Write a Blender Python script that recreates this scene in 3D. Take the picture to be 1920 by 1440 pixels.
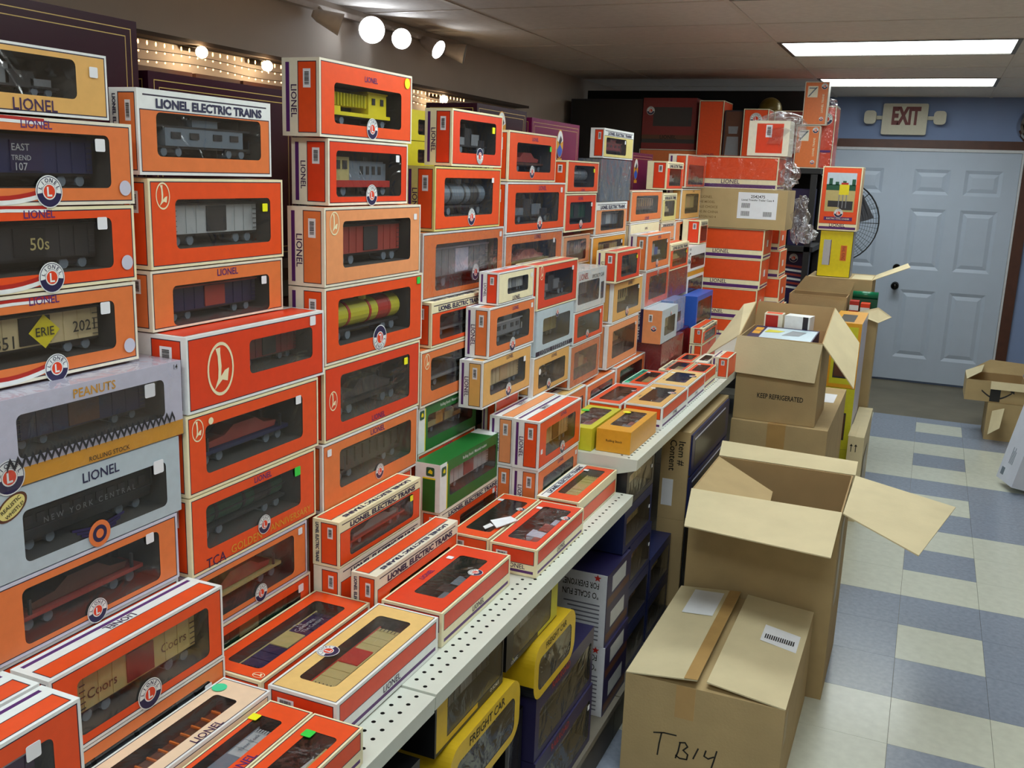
import bpy, math, random
from mathutils import Vector, Matrix
random.seed(7)
for o in list(bpy.data.objects): bpy.data.objects.remove(o, do_unlink=True)
SC = bpy.context.scene
COL = SC.collection

# ------------------------------------------------------------------ camera
cam_d = bpy.data.cameras.new('camera'); cam = bpy.data.objects.new('camera', cam_d); COL.objects.link(cam)
yaw, pitch, roll = math.radians(23.069), math.radians(12.497), math.radians(2.099)
fw = Vector((-math.sin(yaw)*math.cos(pitch), math.cos(yaw)*math.cos(pitch), -math.sin(pitch)))
rt = Vector((math.cos(yaw), math.sin(yaw), 0)); up = rt.cross(fw)
rt2 = rt*math.cos(roll)+up*math.sin(roll); up2 = up*math.cos(roll)-rt*math.sin(roll)
M = Matrix((rt2, up2, -fw)).transposed().to_4x4(); M.translation = (0, 0, 1.7064)
cam.matrix_world = M
cam_d.sensor_fit = 'HORIZONTAL'; cam_d.sensor_width = 36.0; cam_d.lens = 36*1797.16/1920
cam_d.clip_start = .05; cam_d.clip_end = 60
SC.camera = cam
# ------------------------------------------------------------------ world and exposure
W = bpy.data.worlds.new('world'); SC.world = W; W.use_nodes = True
W.node_tree.nodes['Background'].inputs[0].default_value = (.5, .55, .6, 1)
W.node_tree.nodes['Background'].inputs[1].default_value = .05
SC.view_settings.view_transform = 'Standard'; SC.view_settings.look = 'None'
SC.view_settings.gamma = 1; SC.view_settings.use_curve_mapping = False
SC.view_settings.exposure = 0.55
PANEL_STRENGTH = 7.5      # the fluorescent ceiling panels
SPOT_STRENGTH = 22.0      # the small track spotlights

# ------------------------------------------------------------------ materials
def srgb(c):
    if isinstance(c, str): c = tuple(int(c[i:i+2], 16)/255 for i in (0, 2, 4))
    return tuple((x/12.92 if x <= .04045 else ((x+.055)/1.055)**2.4) for x in c)
MATS = {}
def mat(name, col, rough=.5, noise=.05, nscale=40, metal=0, bump=0, bscale=60, spec=.5, emit=0):
    if name in MATS: return MATS[name]
    m = bpy.data.materials.new(name); m.use_nodes = True; MATS[name] = m
    nt = m.node_tree; b = nt.nodes['Principled BSDF']; c = srgb(col)
    b.inputs['Roughness'].default_value = rough; b.inputs['Metallic'].default_value = metal
    b.inputs['Specular IOR Level'].default_value = spec
    tc = nt.nodes.new('ShaderNodeTexCoord'); nz = nt.nodes.new('ShaderNodeTexNoise')
    nz.inputs['Scale'].default_value = nscale; nz.inputs['Detail'].default_value = 3
    nt.links.new(tc.outputs['Object'], nz.inputs['Vector'])
    r = nt.nodes.new('ShaderNodeValToRGB')
    r.color_ramp.elements[0].position = .3; r.color_ramp.elements[1].position = .7
    r.color_ramp.elements[0].color = (*[x*(1-noise) for x in c], 1)
    r.color_ramp.elements[1].color = (*[min(1, x*(1+noise)) for x in c], 1)
    nt.links.new(nz.outputs['Fac'], r.inputs['Fac']); nt.links.new(r.outputs['Color'], b.inputs['Base Color'])
    if bump:
        n2 = nt.nodes.new('ShaderNodeTexNoise'); n2.inputs['Scale'].default_value = bscale
        n2.inputs['Detail'].default_value = 4
        nt.links.new(tc.outputs['Object'], n2.inputs['Vector'])
        bp = nt.nodes.new('ShaderNodeBump'); bp.inputs['Strength'].default_value = bump
        bp.inputs['Distance'].default_value = .01
        nt.links.new(n2.outputs['Fac'], bp.inputs['Height']); nt.links.new(bp.outputs['Normal'], b.inputs['Normal'])
    if emit:
        nt.links.new(r.outputs['Color'], b.inputs['Emission Color']); b.inputs['Emission Strength'].default_value = emit
    return m
def film(name, amount, bump, scale, tint=(1, 1, 1), rough=.08):
    """clear plastic: transparent with a glossy coat, wrinkled"""
    if name in MATS: return MATS[name]
    m = bpy.data.materials.new(name); m.use_nodes = True; MATS[name] = m
    nt = m.node_tree; nt.nodes.remove(nt.nodes['Principled BSDF']); out = nt.nodes['Material Output']
    tr = nt.nodes.new('ShaderNodeBsdfTransparent'); tr.inputs[0].default_value = (*tint, 1)
    gl = nt.nodes.new('ShaderNodeBsdfGlossy'); gl.inputs['Roughness'].default_value = rough
    mx = nt.nodes.new('ShaderNodeMixShader'); fr = nt.nodes.new('ShaderNodeLayerWeight'); fr.inputs['Blend'].default_value = .5
    pw = nt.nodes.new('ShaderNodeMath'); pw.operation = 'POWER'; pw.inputs[1].default_value = 4.0
    ad = nt.nodes.new('ShaderNodeMath'); ad.operation = 'MULTIPLY_ADD'; ad.inputs[1].default_value = .6; ad.inputs[2].default_value = .04+amount; ad.use_clamp = True
    tc = nt.nodes.new('ShaderNodeTexCoord'); nz = nt.nodes.new('ShaderNodeTexNoise')
    nz.inputs['Scale'].default_value = scale; nz.inputs['Detail'].default_value = 3; nz.inputs['Distortion'].default_value = 1.2
    bp = nt.nodes.new('ShaderNodeBump'); bp.inputs['Strength'].default_value = bump; bp.inputs['Distance'].default_value = .02
    L = nt.links.new
    L(tc.outputs['Object'], nz.inputs['Vector']); L(nz.outputs['Fac'], bp.inputs['Height'])
    L(bp.outputs['Normal'], gl.inputs['Normal'])
    L(fr.outputs['Facing'], pw.inputs[0]); L(pw.outputs[0], ad.inputs[0]); L(ad.outputs[0], mx.inputs[0]); L(tr.outputs[0], mx.inputs[1]); L(gl.outputs[0], mx.inputs[2])
    L(mx.outputs[0], out.inputs[0])
    return m
def emission(name, col, strength):
    if name in MATS: return MATS[name]
    m = bpy.data.materials.new(name); m.use_nodes = True; MATS[name] = m
    nt = m.node_tree; nt.nodes.remove(nt.nodes['Principled BSDF'])
    e = nt.nodes.new('ShaderNodeEmission'); e.inputs[0].default_value = (*srgb(col), 1); e.inputs[1].default_value = strength
    nt.links.new(e.outputs[0], nt.nodes['Material Output'].inputs[0])
    return m
CARD = {  # printed board colours
 'orange': 'e8501c', 'redorange': 'e0401a', 'faded': 'e27a40', 'peach': 'e89a66', 'tan': 'e0ae62', 'amber': 'dd9a2c',
 'yellowtan': 'e8c27a', 'palepeach': 'eed2b4', 'paleyellow': 'dccf80', 'lime': 'c6c22c', 'gold': 'd89a24', 'cream': 'efe6bf', 'ivory': 'e9e3cf', 'white': 'e8ecec',
 'paleblue': 'b9cbd6', 'silver': 'b2c0ca', 'lilac': 'c9c9dc', 'navy': '241f4a', 'purple': '4a1f5c', 'darkpurple': '2e0c1e', 'magenta': '6e1248',
 'green': '1f6a2c', 'yellow': 'e2d21c', 'railyellow': 'd8b41e', 'black': '16161a', 'charcoal': '2c2c30', 'blue': '2a5cc0', 'darkblue': '1a2350', 'skyblue': '7f9fd6',
 'maroon': '7c2026', 'red': 'b3261e', 'brown': '5a3626', 'grey': '7c8086', 'lightgrey': 'b6babd', 'dullred': '9a3b33', 'darkgreen': '16513a', 'beige': 'cbb98e', 'khaki': 'b9ab72',
 'limegreen': '35d24a', 'neon': 'f2f01c', 'mint': '3ed6a0', 'pink': 'e85a86', 'orangecap': 'd8742c', 'steel': '6f7b88', 'sand': 'c9a877', 'carton': 'b08a58'}
def card(k, rough=.38): return mat('card_'+k, CARD[k], rough, .04, 60)
OUTLINE = mat('outline_ink', '241a34', .5)
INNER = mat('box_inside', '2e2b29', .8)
PANE = film('window_plastic', .05, .15, 14, (.93, .93, .94), .16)
PANEW = film('window_plastic_wrinkled', .10, .6, 11, (.92, .93, .94), .15)
WRAP = film('shrink_wrap', .05, .5, 14, (.97, .97, .98), .1)
CRINKLE = film('crinkled_wrap', .14, .8, 10, (.93, .94, .96), .12)
BAG = film('plastic_bag', .16, .5, 35, (.95, .95, .98), .2)
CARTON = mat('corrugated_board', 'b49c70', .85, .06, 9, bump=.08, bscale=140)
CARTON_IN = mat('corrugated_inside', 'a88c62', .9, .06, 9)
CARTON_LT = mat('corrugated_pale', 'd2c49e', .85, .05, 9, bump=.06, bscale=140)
TAPE = mat('packing_tape', 'b4905a', .3, .06, 20)
PAPER = mat('paper_label', 'e6e8ee', .6, .02)
INK = mat('black_ink', '17140f', .7)

# ------------------------------------------------------------------ mesh building
class MB:
    def __init__(s): s.v = []; s.f = []; s.m = []
    def face(s, pts, m=0):
        n = len(s.v); s.v += [tuple(p) for p in pts]; s.f.append(tuple(range(n, n+len(pts)))); s.m.append(m)
    def box(s, a, b, m=0):
        x0, y0, z0 = a; x1, y1, z1 = b; n = len(s.v)
        s.v += [(x0, y0, z0), (x1, y0, z0), (x1, y1, z0), (x0, y1, z0), (x0, y0, z1), (x1, y0, z1), (x1, y1, z1), (x0, y1, z1)]
        for q in ((0, 3, 2, 1), (4, 5, 6, 7), (0, 1, 5, 4), (1, 2, 6, 5), (2, 3, 7, 6), (3, 0, 4, 7)):
            s.f.append(tuple(n+i for i in q)); s.m.append(m)
    def cyl(s, a, b, r0, r1=None, n=12, m=0, caps=True):
        a = Vector(a); b = Vector(b); r1 = r0 if r1 is None else r1
        d = (b-a).normalized(); e = d.orthogonal().normalized(); g = d.cross(e); k = len(s.v)
        for i in range(n):
            t = 2*math.pi*i/n; w = e*math.cos(t)+g*math.sin(t)
            s.v += [tuple(a+w*r0), tuple(b+w*r1)]
        for i in range(n):
            j = (i+1) % n; s.f.append((k+2*i, k+2*j, k+2*j+1, k+2*i+1)); s.m.append(m)
        if caps:
            s.f.append(tuple(k+2*i for i in reversed(range(n)))); s.m.append(m)
            s.f.append(tuple(k+2*i+1 for i in range(n))); s.m.append(m)
    def slab(s, pts, t, m=0):
        """a thin panel over a polygon, thickness t along its normal (downwards)"""
        P = [Vector(p) for p in pts]; n = (P[1]-P[0]).cross(P[2]-P[0]).normalized()
        Q = [p-n*t for p in P]; k = len(P)
        s.face(P, m); s.face(list(reversed(Q)), m)
        for i in range(k):
            j = (i+1) % k; s.face([P[i], Q[i], Q[j], P[j]], m)
    def build(s, name, mats, parent=None, smooth=False):
        me = bpy.data.meshes.new(name); me.from_pydata(s.v, [], s.f)
        if not isinstance(mats, (list, tuple)): mats = [mats]
        for x in mats: me.materials.append(x)
        me.polygons.foreach_set('material_index', s.m)
        if smooth: me.polygons.foreach_set('use_smooth', [True]*len(s.f))
        me.update()
        o = bpy.data.objects.new(name, me); COL.objects.link(o)
        if parent: o.parent = parent
        return o
def empty(name, loc=(0, 0, 0), rot=(0, 0, 0), label=None, cat=None, group=None, kind=None, parent=None):
    o = bpy.data.objects.new(name, None); COL.objects.link(o); o.empty_display_size = .05
    o.location = loc; o.rotation_euler = rot
    if parent: o.parent = parent
    return tag(o, label, cat, group, kind)
def tag(o, label=None, cat=None, group=None, kind=None):
    if label: o['label'] = label
    if cat: o['category'] = cat
    if group: o['group'] = group
    if kind: o['kind'] = kind
    return o
def rrect(u0, v0, u1, v1, r, n=5):
    out = []
    for cx, cy, a in ((u1-r, v0+r, -90), (u1-r, v1-r, 0), (u0+r, v1-r, 90), (u0+r, v0+r, 180)):
        for i in range(n):
            t = math.radians(a+90*i/(n-1)); out.append((cx+r*math.cos(t), cy+r*math.sin(t)))
    return out
def layout(mb, o, u, v, W, H, rects, base=0, hole=None):
    """one box side split into printed areas, with an optional rounded opening"""
    o = Vector(o); u = Vector(u); v = Vector(v)
    us = {0, W}; vs = {0, H}
    for r in rects:
        us |= {min(max(r[0], 0), W), min(max(r[2], 0), W)}; vs |= {min(max(r[1], 0), H), min(max(r[3], 0), H)}
    if hole: us |= {hole[0], hole[2]}; vs |= {hole[1], hole[3]}
    us = sorted(us); vs = sorted(vs)
    P = lambda a, b: o+u*a+v*b
    hm = base
    for i in range(len(us)-1):
        if us[i+1]-us[i] < 1e-7: continue
        for j in range(len(vs)-1):
            if vs[j+1]-vs[j] < 1e-7: continue
            cu = (us[i]+us[i+1])/2; cv = (vs[j]+vs[j+1])/2; m = base
            for r in rects:
                if r[0] < cu < r[2] and r[1] < cv < r[3]: m = r[4]
            if hole and hole[0] < cu < hole[2] and hole[1] < cv < hole[3]:
                hm = m; continue
            mb.face([P(us[i], vs[j]), P(us[i+1], vs[j]), P(us[i+1], vs[j+1]), P(us[i], vs[j+1])], m)
    if hole:
        L = rrect(*hole); n = len(L)//4
        cs = ((hole[2], hole[1]), (hole[2], hole[3]), (hole[0], hole[3]), (hole[0], hole[1]))
        for c in range(4):
            for i in range(n-1):
                a = L[c*n+i]; b = L[c*n+i+1]; mb.face([P(*cs[c]), P(*b), P(*a)], hm)
    return hm
def outlined(r, m, t=.0016):
    return [(r[0]-t, r[1]-t, r[2]+t, r[3]+t, 2), (*r, m)]

# ------------------------------------------------------------------ lettering and marks (flat print)
TXT = {}
def text_mesh(s, bold=.012):
    k = (s, bold)
    if k in TXT: return TXT[k]
    cu = bpy.data.curves.new('print', 'FONT'); cu.body = s; cu.offset = bold; cu.resolution_u = 2
    ob = bpy.data.objects.new('print', cu); COL.objects.link(ob)
    dg = bpy.context.evaluated_depsgraph_get(); dg.update()
    me = bpy.data.meshes.new_from_object(ob.evaluated_get(dg)); bpy.data.objects.remove(ob, do_unlink=True)
    xs = [v.co.x for v in me.vertices]; ys = [v.co.y for v in me.vertices]
    cx = (min(xs)+max(xs))/2; cy = (min(ys)+max(ys))/2
    for v in me.vertices: v.co.x -= cx; v.co.y -= cy
    me.materials.clear(); me.materials.append(INK); me.name = 'lettering'
    TXT[k] = (me, max(xs)-min(xs), max(ys)-min(ys)); return TXT[k]
def orient(o, c, u, v):
    u = Vector(u).normalized(); v = Vector(v).normalized(); n = u.cross(v)
    m = Matrix((u, v, n)).transposed().to_4x4(); m.translation = Vector(c)+n*.0006
    return m
def text(s, parent, c, u, v, m, w=None, h=None, bold=.012, name='lettering'):
    me, tw, th = text_mesh(s, bold)
    o = bpy.data.objects.new(name, me); COL.objects.link(o); o.parent = parent
    o.material_slots[0].link = 'OBJECT'; o.material_slots[0].material = m
    sx = w/tw if w else h/th; sy = h/th if h else sx
    o.matrix_local = orient(o, c, u, v) @ Matrix.Diagonal((sx, sy, 1, 1))
    return o
def share(me, name, parent, c, u, v, sx, sy=None, m=None):
    o = bpy.data.objects.new(name, me); COL.objects.link(o); o.parent = parent
    if m: o.material_slots[0].link = 'OBJECT'; o.material_slots[0].material = m
    o.matrix_local = orient(o, c, u, v) @ Matrix.Diagonal((sx, sy or sx, 1, 1))
    return o
def disc(mb, r, z, m, n=28, r0=0, a0=0, a1=2*math.pi):
    for i in range(n):
        t0 = a0+(a1-a0)*i/n; t1 = a0+(a1-a0)*(i+1)/n
        p = [(r*math.cos(t0), r*math.sin(t0), z), (r*math.cos(t1), r*math.sin(t1), z)]
        if r0: mb.face([(r0*math.cos(t0), r0*math.sin(t0), z), p[0], p[1], (r0*math.cos(t1), r0*math.sin(t1), z)], m)
        else: mb.face([(0, 0, z), p[0], p[1]], m)
def make_badge():
    mb = MB(); disc(mb, 1, 0, 0); disc(mb, .93, .0002, 1); disc(mb, .88, .0003, 2, 18, .52, math.radians(-8), math.radians(188))
    disc(mb, .5, .0004, 0, 20); disc(mb, .42, .0005, 3, 20)
    for i, ch in enumerate('LIONEL'):
        me, tw, th = text_mesh(ch, .02); a = math.radians(160-28*i); q = len(mb.v); s = .25
        for vv in me.vertices:
            x = vv.co.x*s/.7; y = vv.co.y*s/.7+.70; b = a-math.pi/2
            mb.v.append((x*math.cos(b)-y*math.sin(b), x*math.sin(b)+y*math.cos(b), .0006))
        for p in me.polygons: mb.f.append(tuple(q+k for k in p.vertices)); mb.m.append(1)
    me, tw, th = text_mesh('L', .03); q = len(mb.v)
    for vv in me.vertices: mb.v.append((vv.co.x*.8, vv.co.y*.8, .0008))
    for p in me.polygons: mb.f.append(tuple(q+k for k in p.vertices)); mb.m.append(0)
    o = mb.build('badge', [card('white'), card('navy'), card('white'), card('redorange')]); me = o.data
    bpy.data.objects.remove(o, do_unlink=True); return me
BADGE = make_badge()
def make_emblem():
    mb = MB(); disc(mb, 1, 0, 0, 32, .88)
    P = [(-.38, .78), (.02, .80), (-.02, .62), (.06, .2), (.02, -.22), (.3, -.05), (.62, -.02), (.50, -.45), (.10, -.38), (-.2, -.55), (-.52, -.72), (-.30, -.35), (-.22, 0), (-.24, .4), (-.3, .62)]
    C = (-.05, 0)
    Q = [(-.36, .78, 0), (.0, .80, 0), (-.02, .6, 0), (.06, .1, 0), (.0, -.28, 0), (-.22, -.34, 0), (-.18, 0, 0), (-.22, .5, 0)]
    mb.face(list(reversed(Q)), 0)
    R = [(-.22, -.34, 0), (.0, -.28, 0), (.3, -.08, 0), (.62, -.02, 0), (.5, -.5, 0), (.1, -.42, 0), (-.25, -.6, 0), (-.5, -.74, 0)]
    mb.face(list(reversed(R)), 0)
    o = mb.build('emblem', [card('cream')]); me = o.data; bpy.data.objects.remove(o, do_unlink=True); return me
EMBLEM = make_emblem()
def make_unit(name, fn, mats):
    mb = MB(); fn(mb); o = mb.build(name, mats); me = o.data; bpy.data.objects.remove(o, do_unlink=True); return me
def _st(mb):
    L = rrect(-.5, -.5, .5, .5, .12, 4); n = len(L)
    mb.face([(x, y, .0006) for x, y in L]); 
    for i in range(n):
        a = L[i]; b = L[(i+1) % n]; mb.face([(a[0], a[1], 0), (b[0], b[1], 0), (b[0], b[1], .0006), (a[0], a[1], .0006)])
STICK = make_unit('price_sticker', _st, [PAPER])
DOT = make_unit('round_sticker', lambda mb: disc(mb, .5, .0005, 0, 24), [card('mint')])
def _bar(mb):
    mb.face([(-.5, -.5, 0), (.5, -.5, 0), (.5, .5, 0), (-.5, .5, 0)], 0); rnd = random.Random(3); y = -.34
    while y < .36:
        h = rnd.uniform(.012, .045); mb.face([(-.3, y, .0004), (.3, y, .0004), (.3, y+h, .0004), (-.3, y+h, .0004)], 1); y += h+rnd.uniform(.012, .03)
BARCODE = make_unit('barcode_label', _bar, [PAPER, INK])
# ------------------------------------------------------------------ the model trains seen through the windows
def wheels(parent, L, h, yc, d):
    for sx in (-.33, .33):
        mb = MB(); x = sx*L; r = h*.11
        mb.box((x-.11*L, yc-d*.3, h*.09), (x+.11*L, yc+d*.3, h*.2), 0)
        for dx in (-.07, .07):
            mb.cyl((x+dx*L, yc-d*.36, r), (x+dx*L, yc+d*.36, r), r, n=10, m=1)
        mb.build('truck', [card('charcoal'), card('steel')], parent)
def toy(kind, c1, c2, L, h, d, parent, loc, detail=True):
    """a model railway car, centred on x, standing at z=0, depth d about y=0"""
    m1, m2 = card(c1), card(c2); K = card('charcoal'); mb = MB(); y0, y1 = -d/2, d/2
    fl = h*.2
    mb.box((-L/2, y0*.8, fl), (L/2, y1*.8, fl+h*.06), 2)
    for s in (-1, 1): mb.box((s*L*.5-.004, -.004, fl*.7), (s*L*.53+.004, .004, fl*.7+.006), 2)
    if kind == 'boxcar':
        mb.box((-L*.48, y0, fl+h*.06), (L*.48, y1, h*.88), 0)
        mb.box((-L*.5, y0*1.04, h*.88), (L*.5, y1*1.04, h*.92), 1); mb.box((-L*.5, y0*.4, h*.92), (L*.5, y1*.4, h*.97), 1)
        mb.box((-L*.11, y0-.002, fl+h*.1), (L*.11, y0, h*.86), 1)
        for i in (-4, -3, -2, 2, 3, 4): mb.box((i*L*.108-.0008, y0-.0012, fl+h*.08), (i*L*.108+.0008, y0, h*.87), 0)
        for s in (-1, 1):
            for k in range(5): mb.box((s*L*.45-L*.02, y0-.0025, h*(.32+.11*k)), (s*L*.45+L*.02, y0-.0015, h*(.335+.11*k)), 2)
    elif kind == 'tank':
        r = h*.3; zc = fl+h*.08+r
        mb.cyl((-L*.46, 0, zc), (L*.46, 0, zc), r, n=20, m=0); mb.cyl((0, 0, zc+r*.7), (0, 0, zc+r*1.35), r*.5, n=14, m=0)
        for s in (-.3, 0, .3): mb.cyl((s*L-.004, 0, zc), (s*L+.004, 0, zc), r*1.04, n=20, m=1)
        mb.cyl((L*.12, 0, zc), (L*.3, 0, zc), r*1.02, n=20, m=1)
        mb.box((-L*.48, y0, zc-.001), (L*.48, y0+.002, zc+.001), 2)
    elif kind == 'flat':
        mb.box((-L*.49, y0, fl+h*.04), (L*.49, y1, fl+h*.12), 0)
        n = 7
        for i in range(n):  # a car body or boat as load: stacked tapering hull
            pass
        z = fl+h*.12
        P = [(-L*.36, z+.002), (-L*.38, z+h*.16), (-L*.2, z+h*.2), (-L*.1, z+h*.38), (L*.14, z+h*.38), (L*.24, z+h*.2), (L*.38, z+h*.15), (L*.36, z+.002)]
        for sgn, yy in ((1, y0*.7), (-1, y1*.7)):
            q = [(a, yy, b) for a, b in P]; mb.face(q if sgn > 0 else list(reversed(q)), 1)
        for i in range(len(P)):
            a = P[i]; b = P[(i+1) % len(P)]; mb.face([(a[0], y0*.7, a[1]), (a[0], y1*.7, a[1]), (b[0], y1*.7, b[1]), (b[0], y0*.7, b[1])], 1)
        for s in (-.4, .4):
            for k in (-1, 1): mb.box((s*L-.002, y0*k*.9-.002, z), (s*L+.002, y0*k*.9+.002, z+h*.3), 2)
    elif kind == 'hopper':
        z = fl+h*.06
        for a, b, w, t in ((-L*.48, L*.48, .55, .8), ):
            P = [(-L*.34, z), (-L*.48, z+h*.3), (-L*.48, h*.82), (L*.48, h*.82), (L*.48, z+h*.3), (L*.34, z)]
            for sgn, yy in ((1, y0), (-1, y1)):
                q = [(p, yy, r) for p, r in P]; mb.face(list(reversed(q)) if sgn > 0 else q, 0)
            for i in range(len(P)):
                p = P[i]; q = P[(i+1) % len(P)]; mb.face([(p[0], y0, p[1]), (q[0], y0, q[1]), (q[0], y1, q[1]), (p[0], y1, p[1])], 0)
        for i in range(-4, 5): mb.box((i*L*.11-.0015, y0-.003, z+h*.15), (i*L*.11+.0015, y0, h*.82), 1)
        mb.box((-L*.45, y0*.9, h*.82), (L*.45, y1*.9, h*.86), 1)
    elif kind == 'caboose':
        mb.box((-L*.4, y0, fl+h*.06), (L*.4, y1, h*.7), 0); mb.box((-L*.48, y0*1.05, h*.7), (L*.48, y1*1.05, h*.75), 1)
        mb.box((-L*.13, y0*.9, h*.75), (L*.13, y1*.9, h*.93), 0); mb.box((-L*.16, y0, h*.93), (L*.16, y1, h*.97), 1)
        for x in (-.3, -.12, .12, .3): mb.box((x*L-L*.045, y0-.0015, h*.44), (x*L+L*.045, y0, h*.6), 2)
        for s in (-1, 1): mb.box((s*L*.47-.001, y0, fl+h*.06), (s*L*.47+.001, y0+.002, h*.5), 1)
    elif kind == 'crane':
        mb.box((-L*.49, y0, fl+h*.04), (L*.49, y1, fl+h*.14), 0)
        mb.box((L*.12, y0, fl+h*.14), (L*.42, y1, h*.92), 0); mb.box((L*.1, y0*1.04, h*.92), (L*.44, y1*1.04, h*.96), 0)
        for x in (.2, .34): mb.box((x*L-L*.025, y0-.0015, h*.62), (x*L+L*.025, y0, h*.8), 2)
        mb.box((-L*.4, y0*.8, fl+h*.3), (L*.12, y1*.8, h*.84), 0)
        for i in range(11): mb.box((-L*.4+i*L*.046, y0*.8-.004, fl+h*.3), (-L*.4+i*L*.046+.002, y0*.8, h*.84), 1)
        mb.box((-L*.46, y0*.9, fl+h*.14), (-L*.3, y1*.9, fl+h*.28), 0)
    elif kind == 'diesel':
        mb.box((-L*.48, y0, fl), (L*.48, y1, fl+h*.16), 1)
        mb.box((-L*.18, y0*.75, fl+h*.16), (L*.44, y1*.75, h*.78), 0); mb.box((-L*.16, y0*.6, h*.78), (L*.42, y1*.6, h*.82), 0)
        mb.box((-L*.44, y0*.95, fl+h*.16), (-L*.2, y1*.95, h*.9), 3)
        for x in (-.38, -.27): mb.box((x*L-L*.035, y0*.95-.0015, h*.62), (x*L+L*.035, y0*.95, h*.82), 2)
        for x in (.0, .1, .2, .3): mb.box((x*L, y0*.75-.001, h*.5), (x*L+L*.05, y0*.75, h*.7), 2)
        mb.cyl((L*.2, 0, h*.82), (L*.2, 0, h*.92), h*.05, n=10, m=2)
    elif kind == 'passenger':
        mb.box((-L*.5, y0, fl+h*.04), (L*.5, y1, h*.84), 0); mb.box((-L*.5, y0*.7, h*.84), (L*.5, y1*.7, h*.95), 0)
        for i in range(-5, 6): mb.box((i*L*.085-L*.028, y0-.001, h*.56), (i*L*.085+L*.028, y0, h*.74), 2)
        mb.box((-L*.5, y0-.0012, h*.44), (L*.5, y0, h*.47), 1)
    elif kind == 'machine':  # lumpy accessory under a blister
        for i, (x, w, t) in enumerate(((-.3, .12, .5), (-.08, .1, .8), (.12, .13, .62), (.32, .1, .45))):
            mb.box((x*L-w*L, y0*.8, fl+h*.06), (x*L+w*L, y1*.8, h*t), i % 2)
            mb.cyl((x*L, 0, h*t), (x*L, 0, h*t+h*.14), h*.1, h*.06, n=10, m=1-i % 2)
    o = mb.build('train_car', [m1, m2, K, card('khaki')], parent); o.location = loc
    if detail: wheels(o, L, h, 0, d)
    return o

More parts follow.
